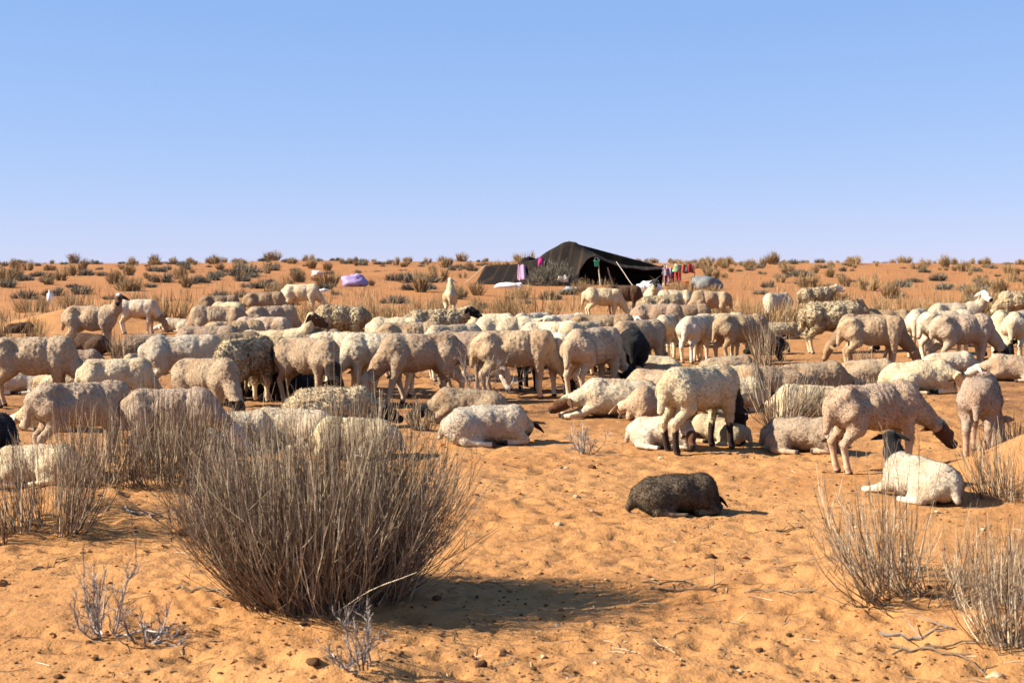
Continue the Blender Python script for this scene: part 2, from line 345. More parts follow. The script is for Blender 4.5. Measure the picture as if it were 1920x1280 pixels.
# ------------------------------------------------------------------ sheep: implicit surface -> one continuous mesh
def cone(p, a, b, ra, rb):
    a = np.array(a, np.float32); b = np.array(b, np.float32); ba = b - a
    t = np.clip(((p - a) @ ba) / float(ba @ ba), 0, 1); q = p - a - t[:, None] * ba
    return np.sqrt((q * q).sum(1)) - (ra + (rb - ra) * t), t
def ell(p, c, r):
    q = p - np.array(c, np.float32); r = np.array(r, np.float32); k0 = np.sqrt(((q / r) ** 2).sum(1)); k1 = np.sqrt(((q / r ** 2) ** 2).sum(1)) + 1e-6
    return k0 * (k0 - 1) / k1
def smin(a, b, k):
    h = np.clip(.5 + .5 * (b - a) / k, 0, 1); return b + (a - b) * h - k * h * (1 - h)
def surface_nets(D, org, h):
    s = D < 0; nx, ny, nz = D.shape; C = (nx - 1, ny - 1, nz - 1); acc = np.zeros(C + (3,), np.float32); cnt = np.zeros(C, np.float32)
    def sl(o): return tuple(slice(o[i], o[i] + C[i]) for i in range(3))
    cor = [(i, j, k) for i in (0, 1) for j in (0, 1) for k in (0, 1)]
    for a in cor:
        for ax in range(3):
            if a[ax]: continue
            b = list(a); b[ax] = 1; b = tuple(b); da = D[sl(a)]; db = D[sl(b)]; m = s[sl(a)] != s[sl(b)]
            t = np.where(m, da / np.where(m, da - db, 1), 0)
            for q in range(3): acc[..., q] += np.where(m, a[q] + (t if q == ax else 0), 0)
            cnt += m
    act = cnt > 0; ids = np.full(C, -1, np.int64); ids[act] = np.arange(act.sum())
    I = np.argwhere(act); v = (I + acc[act] / cnt[act][:, None]) * h + org; faces = []
    for ax in range(3):
        u, w = (ax + 1) % 3, (ax + 2) % 3
        lo = [slice(None)] * 3; hi = [slice(None)] * 3; lo[ax] = slice(0, -1); hi[ax] = slice(1, None)
        E = np.argwhere(s[tuple(lo)] != s[tuple(hi)]); ok = (E[:, u] > 0) & (E[:, w] > 0) & (E[:, u] < C[u]) & (E[:, w] < C[w]); E = E[ok]
        flip = s[E[:, 0], E[:, 1], E[:, 2]]; q = []
        for du, dw in ((-1, -1), (0, -1), (0, 0), (-1, 0)):
            e = E.copy(); e[:, u] += du; e[:, w] += dw; q.append(ids[e[:, 0], e[:, 1], e[:, 2]])
        f = np.stack(q, 1); f[~flip] = f[~flip][:, ::-1]; faces.append(f)
    return v, np.concatenate(faces)
def nrm(v): v = np.array(v, float); return v / np.linalg.norm(v)

def sheep_prims(V):
    """V: dict of pose parameters -> lists of primitives (body, legs, neck, head)"""
    lie = V.get('lie', False); fat = V.get('fat', 1.0); thin = V.get('thin', 0.0); B, Lg = [], []
    if not lie:
        B += [('e', (.04, 0, .525), (.33, .165 * fat, .185)), ('e', (-.27, 0, .545), (.19, .150 * fat, .165)), ('e', (.27, 0, .53), (.165, .138 * fat, .185)),
              ('c', (-.34, 0, .655), (.30, 0, .66), .045, .05)]
        if thin: B += [('c', (-.30, .09, .665), (-.40, .06, .60), .035, .04), ('c', (-.30, -.09, .665), (-.40, -.06, .60), .035, .04), ('c', (.27, 0, .69), (.33, 0, .66), .045, .05)]
        st = V.get('step', (0, 0, 0, 0))                      # fore-left, fore-right, hind-left, hind-right swing
        for i, sy in ((0, 1), (1, -1)):
            d = st[i]; y = .088 * sy
            Lg.append([(.27, .095 * sy, .46), (.285 + d * .4, y, .26), (.28 + d, y, .075), (.30 + d * 1.05, y, .022), .078, .036, .024, .031])
        for i, sy in ((2, 1), (3, -1)):
            d = st[i]; y = .092 * sy
            B.append(('c', (-.29, .095 * sy, .50), (-.235 + d * .2, .105 * sy, .40), .105, .075))
            Lg.append([(-.245 + d * .2, .10 * sy, .385), (-.375 + d * .6, y, .255), (-.345 + d, y, .075), (-.325 + d * 1.05, y, .022), .07, .033, .025, .031])
        B.append(('c', (-.445, 0, .56), (-.485, 0, .36), .055, .028))
        nb = (.33, 0, .585)
    else:
        lean = V.get('lean', 0.0)
        B += [('e', (.02, 0, .20), (.34, .195 * fat, .185)), ('e', (-.27, lean * .3, .185), (.20, .19 * fat, .165)), ('e', (.27, 0, .20), (.16, .15 * fat, .18)),
              ('c', (-.30, 0, .315), (.28, 0, .335), .05, .05)]
        for sy in (1, -1):
            B.append(('e', (-.20, (.165 + lean * .05) * sy, .13), (.17, .075, .125)))
            Lg.append([(-.10, .20 * sy, .06), (-.24, .235 * sy, .05), (-.10, .25 * sy, .035), (.06, .245 * sy, .028), .055, .04, .027, .028])
            if V.get('fore', 'tuck') == 'tuck':
                Lg.append([(.24, .105 * sy, .17), (.41, .10 * sy, .055), (.29, .115 * sy, .036), (.20, .12 * sy, .03), .075, .042, .028, .028])
            else:
                Lg.append([(.25, .10 * sy, .16), (.44, .10 * sy, .065), (.60, (.10 + .03 * sy) * sy, .034), (.67, .11 * sy, .026), .07, .040, .026, .028])
        B.append(('c', (-.44, 0, .20), (-.50, .03, .07), .05, .03))
        nb = (.30, 0, .27)
    ne = np.array(V['ne'], float); f = nrm(V['hd']); up = np.array(V.get('up', (0, 0, 1)), float)
    sd = nrm(np.cross(up, f)); u = np.cross(f, sd); P = ne
    H = [('c', P, P + f * .05, .062, .060), ('c', P + f * .05, P + f * .205 - u * .012, .054, .033), ('c', P + f * .04 - u * .038, P + f * .175 - u * .036, .042, .027),
         ('e', P + f * .10 + u * .014, (.07, .040, .045) if abs(f[0]) > .6 else (.045, .045, .05)), ('c', P + f * .205 + sd * .012, P + f * .205 - sd * .012, .029, .029)]
    mid_ = (np.array(nb) * .5 + ne * .5) + np.array(V.get('nm', (0, 0, -.02)))
    N = [(nb, mid_, .118 * V.get('neck', 1), .084 * V.get('neck', 1)), (mid_, ne, .084 * V.get('neck', 1), .062)]
    return B, Lg, N, H, (P, f, u, sd)

def build_sheep(name, V, mats, seed):
    rng = np.random.default_rng(seed); B, Lg, N, H, (P, f, u, sd) = sheep_prims(V); h = V.get('vox', .0115)
    pts = [[-.56, -.30, -.01], [.46, .30, .76 if not V.get('lie') else .45]] + [P + f * .26, P - f * .1 + u * .09, P - u * .1, P + sd * .1, P - sd * .1]
    for L in Lg: pts += [np.array(q) for q in L[:4]]
    pts = np.array(pts); lo = pts.min(0) - .05; hi = pts.max(0) + .05; lo[2] = -.02
    n = np.ceil((hi - lo) / h).astype(int) + 1
    g = np.stack(np.meshgrid(*[lo[i] + h * np.arange(n[i]) for i in range(3)], indexing='ij'), -1).reshape(-1, 3).astype(np.float32)
    def fields(p):
        db = None
        for q in B:
            d = ell(p, q[1], q[2]) if q[0] == 'e' else cone(p, q[1], q[2], q[3], q[4])[0]
            db = d if db is None else smin(db, d, .065)
        dl = None; tl = np.zeros(len(p), np.float32)
        for L in Lg:
            for j in range(3):
                d, t = cone(p, L[j], L[j + 1], L[4 + j], L[5 + j]); tt = (j + t) / 3
                if dl is None: dl = d; tl = tt
                else: tl = np.where(d < dl, tt, tl); dl = smin(dl, d, .018)
        dn = None; tn = None
        for j, (a, b, ra, rb) in enumerate(N):
            d, t = cone(p, a, b, ra, rb); tt = (j + t) / 2
            if dn is None: dn = d; tn = tt
            else: tn = np.where(d < dn, tt, tn); dn = smin(dn, d, .05)
        dh = None
        for q in H:
            d = ell(p, q[1], q[2]) if q[0] == 'e' else cone(p, q[1], q[2], q[3], q[4])[0]
            dh = d if dh is None else smin(dh, d, .022)
        return db, dl, tl, dn, tn, dh
    db, dl, tl, dn, tn, dh = fields(g)
    D = smin(smin(smin(db, dn, .07), dl, .045), dh, .03)
    v, fc = surface_nets(D.reshape(n), lo.astype(np.float32), h); v = v.astype(np.float32)
    db, dl, tl, dn, tn, dh = fields(v)
    ax = (v - P) @ f
    hd = np.where((dn < db) & (dn < dl), tn, 0.0); hd = np.where((dh < dn + .004) & (dh < db) & (dh < dl), 1.0 + np.clip(ax / .22, 0, 1), hd)
    lg = np.where((dl < db - .004) & (dl < dn) & (dl < dh), tl, 0.0)
    poll = np.exp(-(((v - (P + f * .02 + u * .062)) ** 2).sum(1)) / .034 ** 2)
    blaze = np.exp(-(((v - P) @ sd) / .02) ** 2) * (ax > .0) * (((v - P) @ u) > .01) * (hd > 1)
    # fleece relief along normals (not on face and lower legs)
    wool = (1 - sstep(.75, 1.05, hd)) * (1 - sstep(.30, .55, lg))
    me0 = mesh_from("tmp", v, fc); nn = np.zeros(len(v) * 3, np.float32); me0.vertices.foreach_get("normal", nn); nn = nn.reshape(-1, 3); bpy.data.meshes.remove(me0)
    fl = V.get('fleece', 0.0); o = rng.random(3) * 50
    rel = .012 * vn3(v * 7 + o, seed) + .0040 * vn3(v * 24 + o, seed + 1) + .0040 * vn3(v * 52 + o, seed + 2)
    if V.get('thin'): rel = rel - .0035 * (.5 + .5 * np.sin(v[:, 0] * 2 * math.pi / .052 + v[:, 2] * 9)) * np.exp(-((v[:, 0] - .06) / .17) ** 2) * (np.abs(nn[:, 1]) > .5)
    if not V.get('lie'):                                       # hollow flank, shoulder blade and hip
        sidew = np.abs(nn[:, 1]) ** .5
        rel = rel - .026 * np.exp(-((v[:, 0] + .15) / .065) ** 2 - ((v[:, 2] - .615) / .055) ** 2) * sidew - .014 * np.exp(-((v[:, 0] - .155 - .12 * (v[:, 2] - .5)) / .03) ** 2) * sidew * (v[:, 2] > .42)
    if fl:
        lump = np.abs(vn3(v * 20 + o, seed + 3)); rel = rel + fl * (.024 - .034 * np.minimum(lump, .5) + .012 * vn3(v * 5 + o, seed + 4))
    zlow = sstep(.0, .06, v[:, 2]) if V.get('lie') else 1.0
    v = v + nn * (rel * wool * zlow)[:, None]
    attrs = {"hd": hd, "lg": lg, "poll": poll, "blaze": blaze, "wool": wool}
    # ears, drooping leaf shapes rooted in the head
    ev, ef = [], []
    for s_ in (1, -1):
        e = nrm(sd * s_ * .85 - u * V.get('droop', .45) - f * .12); w = nrm(f * .8 - u * .55); w = nrm(w - e * (w @ e)); nrmv = np.cross(e, w)
        K = 7; base = P + sd * s_ * .045 + u * .018 - f * .004; o0 = len(ev)
        for k in range(K):
            t = k / (K - 1); wd = .033 * math.sin(math.pi * min(1, .16 + .84 * t) ** .8) + .002; c = base + e * .148 * t - u * .03 * t * t
            for a in range(6):
                an = a * math.pi / 3; ev.append(c + w * wd * math.cos(an) + nrmv * (.0065 * math.sin(an) + .010 * math.cos(an) ** 2))
        for k in range(K - 1):
            for a in range(6):
                b = (a + 1) % 6; ef.append([o0 + k * 6 + a, o0 + k * 6 + b, o0 + k * 6 + 6 + b, o0 + k * 6 + 6 + a])
        ef.append([o0 + (K - 1) * 6 + q for q in (0, 1, 2, 3)]); ef.append([o0 + (K - 1) * 6 + q for q in (0, 3, 4, 5)])
    ev = np.array(ev); ef = np.array(ef) + len(v); ne_ = len(ev)
    v2 = np.concatenate([v, ev]); f2 = np.concatenate([fc, ef])
    ext = {"hd": 1.5, "lg": 0, "poll": 0, "blaze": 0, "wool": 0}
    at2 = {k: np.concatenate([a, np.full(ne_, ext[k])]) for k, a in attrs.items()}
    body = mesh_from(name, v2, f2, mats, True, at2)
    # short wool: little tapered locks standing off the skin
    tri = np.concatenate([fc[:, [0, 1, 2]], fc[:, [0, 2, 3]]]); ar = np.linalg.norm(np.cross(v[tri[:, 1]] - v[tri[:, 0]], v[tri[:, 2]] - v[tri[:, 0]]), axis=1) * wool[tri[:, 0]]
    m = int(V.get('tufts', 10500) * (1 + .6 * fl)); pick = rng.choice(len(tri), m, p=ar / ar.sum()); r1 = np.sqrt(rng.random(m)); r2 = rng.random(m)
    q = v[tri[pick]]; c = q[:, 0] * (1 - r1)[:, None] + q[:, 1] * (r1 * (1 - r2))[:, None] + q[:, 2] * (r1 * r2)[:, None]; nv = nn[tri[pick, 0]]
    Ln = V.get('lock', .013 + .30 * fl * .05) * (.6 + .8 * rng.random(m)); dr = nv * .75 + rng.normal(0, .42, (m, 3)) + np.array([-.15, 0, -.45]) * (.5 + fl); dr /= np.linalg.norm(dr, axis=1)[:, None]
    sdv = np.cross(dr, rng.normal(size=(m, 3))); sdv /= np.linalg.norm(sdv, axis=1)[:, None]; wd = (.0026 + .0012 * fl) * (.7 + .6 * rng.random(m))
    c = c - nv * .002; a0 = c + sdv * wd[:, None]; a1 = c - sdv * wd[:, None]; a2 = c + dr * Ln[:, None]
    a2[:, 2] = np.maximum(a2[:, 2], .003)
    tv = np.stack([a0, a1, a2], 1).reshape(-1, 3); tf = np.arange(3 * m).reshape(m, 3)
    rep = lambda a: np.repeat(a[tri[pick, 0]], 3)
    locks = mesh_from(name + "_wool", tv, tf, mats, True, {k: rep(a) for k, a in attrs.items()})
    nj = nv + rng.normal(0, .22, nv.shape); nj /= np.linalg.norm(nj, axis=1)[:, None]
    locks.normals_split_custom_set_from_vertices(np.repeat(nj, 3, 0).tolist())
    return dict(body=body, wool=locks, eyes=[tuple(P + f * .072 + sd * s_ * .047 + u * .020) for s_ in (1, -1)], poll=tuple(P + u * .055), f=f, u=u, sd=sd)

def sheep_material():
    t = NT("sheep_coat"); oi = t.n("ShaderNodeObjectInfo"); co = t.n("ShaderNodeTexCoord").outputs["Object"]
    rnd = t.n("ShaderNodeVectorMath", operation='SCALE'); rnd.inputs[0].default_value = (31, 17, 53); t.t.links.new(oi.outputs["Random"], rnd.inputs["Scale"])
    ad = t.n("ShaderNodeVectorMath", operation='ADD'); t.t.links.new(co, ad.inputs[0]); t.t.links.new(rnd.outputs[0], ad.inputs[1]); vec = ad.outputs[0]
    coat = oi.outputs["Color"]; face = t.attr("face_color", 'OBJECT', 'Color'); mark = t.attr("mark_color", 'OBJECT', 'Color')
    c = t.mix(t.ramp(t.noise(4.5, 4, vec), .42, .68, 0, .50), coat, t.mix(1.0, coat, (.70, .50, .36), 'MULTIPLY'))     # dusty, sand-stained patches
    c = t.mix(t.ramp(t.noise(38, 3, vec), .50, .75, 0, .35), c, t.mix(1.0, c, (.60, .46, .34), 'MULTIPLY'))            # finer, darker brown mottling
    hf = t.attr("head_from", 'OBJECT'); lf = t.attr("leg_from", 'OBJECT')
    edge = t.math('MULTIPLY', t.math('SUBTRACT', t.noise(14, 2, vec), .5), .25)
    hm = t.ramp(t.math('ADD', t.math('SUBTRACT', t.attr("hd"), hf), edge), -.05, .05)
    lm = t.ramp(t.math('ADD', t.math('SUBTRACT', t.attr("lg"), lf), edge), -.04, .04)
    fc = t.mix(t.ramp(t.noise(9, 3, vec), .4, .7, 0, .4), face, t.mix(1.0, face, (.55, .5, .45), 'MULTIPLY'))
    c = t.mix(hm, c, fc); c = t.mix(lm, c, fc)
    c = t.mix(t.math('MULTIPLY', t.attr("poll"), t.attr("mark_amount", 'OBJECT')), c, mark)
    c = t.mix(t.math('MULTIPLY', t.attr("blaze"), t.attr("blaze_amount", 'OBJECT')), c, (.72, .65, .55))
    c = t.mix(t.ramp(t.attr("lg"), .93, .97), c, (.05, .035, .025))
    c = t.mix(t.ramp(t.attr("hd"), 1.93, 1.99), c, (.03, .02, .018))
    t.col(c); t.b.inputs["Specular IOR Level"].default_value = .06; t.b.inputs["Sheen Weight"].default_value = .08; t.b.inputs["Sheen Roughness"].default_value = .6
    w = t.attr("wool"); h = t.math('ADD', t.noise(85, 4, vec, .7), t.math('MULTIPLY', t.noise(38, 3, vec), .5))
    t.bump(h, t.math('ADD', t.math('MULTIPLY', w, .75), .12), .018)
    return t.m
M_COAT = sheep_material()
M_EYE = plain("eye", (.012, .008, .005), .15, .6)
M_HORN = plain("horn", (.10, .075, .05), .6, .3, 30)

GZ = dict(ne=(.60, 0, .26), hd=(.42, 0, -.9), up=(1, 0, .4))
VAR = {
 'gz0': dict(GZ, thin=1), 'gz1': dict(GZ, ne=(.58, -.10, .26), hd=(.38, -.25, -.9), step=(.05, -.04, -.03, .06), thin=1),
 'gz2': dict(GZ, ne=(.57, .13, .27), hd=(.30, .35, -.88), step=(-.04, .05, .05, -.03)), 'gzp': dict(GZ, fat=1.08, step=(.02, -.03, .02, .04)),
 'gzd': dict(GZ, ne=(.53, 0, .24), hd=(.16, -.05, -.98), up=(1, 0, .1), step=(-.02, .04, .03, -.05), tufts=12500, neck=1.05),
 'gzw': dict(GZ, step=(.10, -.10, -.10, .12)), 'gzf': dict(GZ, fleece=1.0, fat=1.12, tufts=12500), 'gzk': dict(GZ, ne=(.64, -.03, .33), hd=(.62, -.1, -.75), thin=1, tufts=12500),
 'up0': dict(ne=(.53, 0, .87), hd=(.9, 0, -.42), nm=(.03, 0, -.03)), 'upR': dict(ne=(.50, -.05, .87), hd=(.25, -.88, -.42), nm=(.04, 0, -.03), thin=1, droop=.3),
 'upf': dict(ne=(.56, -.02, .74), hd=(.85, -.2, -.4), fleece=1.0, fat=1.12, tufts=12500), 'lv0': dict(ne=(.66, 0, .62), hd=(.85, 0, -.5)),
 'lvR': dict(ne=(.60, -.08, .66), hd=(.55, -.7, -.45)),
 'ly0': dict(lie=True, ne=(.55, 0, .15), hd=(.92, 0, -.35), lean=.3), 'ly1': dict(lie=True, ne=(.46, -.03, .50), hd=(.85, -.3, -.42), lean=-.3),
 'lyR': dict(lie=True, ne=(.46, -.14, .20), hd=(.30, -.75, -.6), lean=.2, tufts=12500), 'lyC': dict(lie=True, ne=(.44, -.20, .16), hd=(-.45, -.85, -.25), fat=1.05, lean=.3),
 'lyL': dict(lie=True, ne=(.46, .16, .17), hd=(.1, .9, -.4), lean=-.3, tufts=12500), 'lyS': dict(lie=True, ne=(.60, -.02, .18), hd=(.86, -.12, -.42), fore='out', tufts=12500),
 'lyf': dict(lie=True, ne=(.53, 0, .17), hd=(.9, -.1, -.4), fleece=.7, fat=1.06, tufts=12500), 'lyB': dict(lie=True, ne=(.46, -.04, .52), hd=(.66, -.70, -.36), fore='out', droop=.12, tufts=12500, nm=(.02, 0, .0)),
 'lyG': dict(lie=True, ne=(.44, .12, .13), hd=(.45, .7, -.45), fleece=.16, lock=.020, fat=1.08, tufts=26000),
}
PROTO = {}
def proto(k):
    if k not in PROTO: PROTO[k] = build_sheep("sheep_" + k, VAR[k], M_COAT, 1000 + len(PROTO) * 17)
    return PROTO[k]
def uv_ball(name, r, mat, seg=8, ring=6):
    v = [(0, 0, r)]; f = []
    for i in range(1, ring):
        for j in range(seg): a = math.pi * i / ring; b = 2 * math.pi * j / seg; v.append((r * math.sin(a) * math.cos(b), r * math.sin(a) * math.sin(b), r * math.cos(a)))
    v.append((0, 0, -r)); me = bpy.data.meshes.new(name)
    f += [(0, 1 + j, 1 + (j + 1) % seg) for j in range(seg)]
    for i in range(ring - 2):
        for j in range(seg): a = 1 + i * seg + j; b = 1 + i * seg + (j + 1) % seg; f.append((a, a + seg, b + seg, b))
    e = len(v) - 1; f += [(e, 1 + (ring - 2) * seg + (j + 1) % seg, 1 + (ring - 2) * seg + j) for j in range(seg)]
    me.from_pydata(v, [], f); me.polygons.foreach_set("use_smooth", [True] * len(f)); me.materials.append(mat); return me
EYE = uv_ball("eye", .0135, M_EYE)

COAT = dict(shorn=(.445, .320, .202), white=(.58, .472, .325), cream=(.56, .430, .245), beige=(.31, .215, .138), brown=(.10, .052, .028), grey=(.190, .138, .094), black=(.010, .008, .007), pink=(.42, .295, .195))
FACE = dict(brown=(.085, .034, .013), dark=(.025, .012, .007), black=(.008, .007, .006), white=(.52, .43, .33), tan=(.26, .16, .085), same=None)
GREEN = (.30, .48, .33); WHITE = (.75, .70, .62)
sheep_rng = random.Random(11)
def sheep(px, py, ang, var, coat, face='same', s=1.0, label='', group=None, head=1.0, legs=9.0, mark=None, blaze=0.0, cat='sheep', sink=0.0):
    if not VAR[var].get('lie'): s *= 1.055 if py < 800 else 1.0
    elif var not in ('lyG', 'lyB'): s *= .88 if py < 800 else .82
    pr = proto(var); x, y, z = ground_at(px, py)
    if face == 'same' and sheep_rng.random() < .6: face = sheep_rng.choice(['brown', 'dark', 'black', 'white'])
    k_ = sheep_rng.uniform(.86, 1.16); w_ = sheep_rng.uniform(.80, 1.06) if coat != 'cream' else 1.04; k_ = max(k_, 1.0) if coat == 'cream' else k_; c = [COAT[coat][0] * k_, COAT[coat][1] * k_ * (.5 + .5 * w_) ** .35, COAT[coat][2] * k_ * w_]; fcol = FACE[face] or [v * .95 for v in c]
    body = link("goat" if cat == 'goat' else "sheep", pr['body'], None, (x, y, z - .004 - sink), math.radians(ang + sheep_rng.uniform(-7, 7) + (sheep_rng.uniform(-44, 44) if group else 0)), (s * .93, s * sheep_rng.uniform(.92, 1.06), s))
    a_ = body.rotation_euler[2]; h0, h1 = hz(x - .3 * s * math.cos(a_), y - .3 * s * math.sin(a_)), hz(x + .3 * s * math.cos(a_), y + .3 * s * math.sin(a_))
    body.rotation_euler[1] = -max(-.1, min(.1, math.atan2(h1 - h0, .6 * s))); body.location.z = (h0 + h1) / 2 - .006 - sink       # feet follow the slope
    wool = link("wool", pr['wool'], body)
    for o in (body, wool):
        o.color = (*c, 1); o["face_color"] = [float(v) for v in fcol]; o["head_from"] = float(head); o["leg_from"] = float(legs)
        o["mark_color"] = [float(v) for v in (mark or (0, 0, 0))]; o["mark_amount"] = 1.0 if mark else 0.0; o["blaze_amount"] = float(blaze)
    for e in pr['eyes']: link("eye", EYE, body, e)
    tag(body, label, cat, group)
    return body, pr

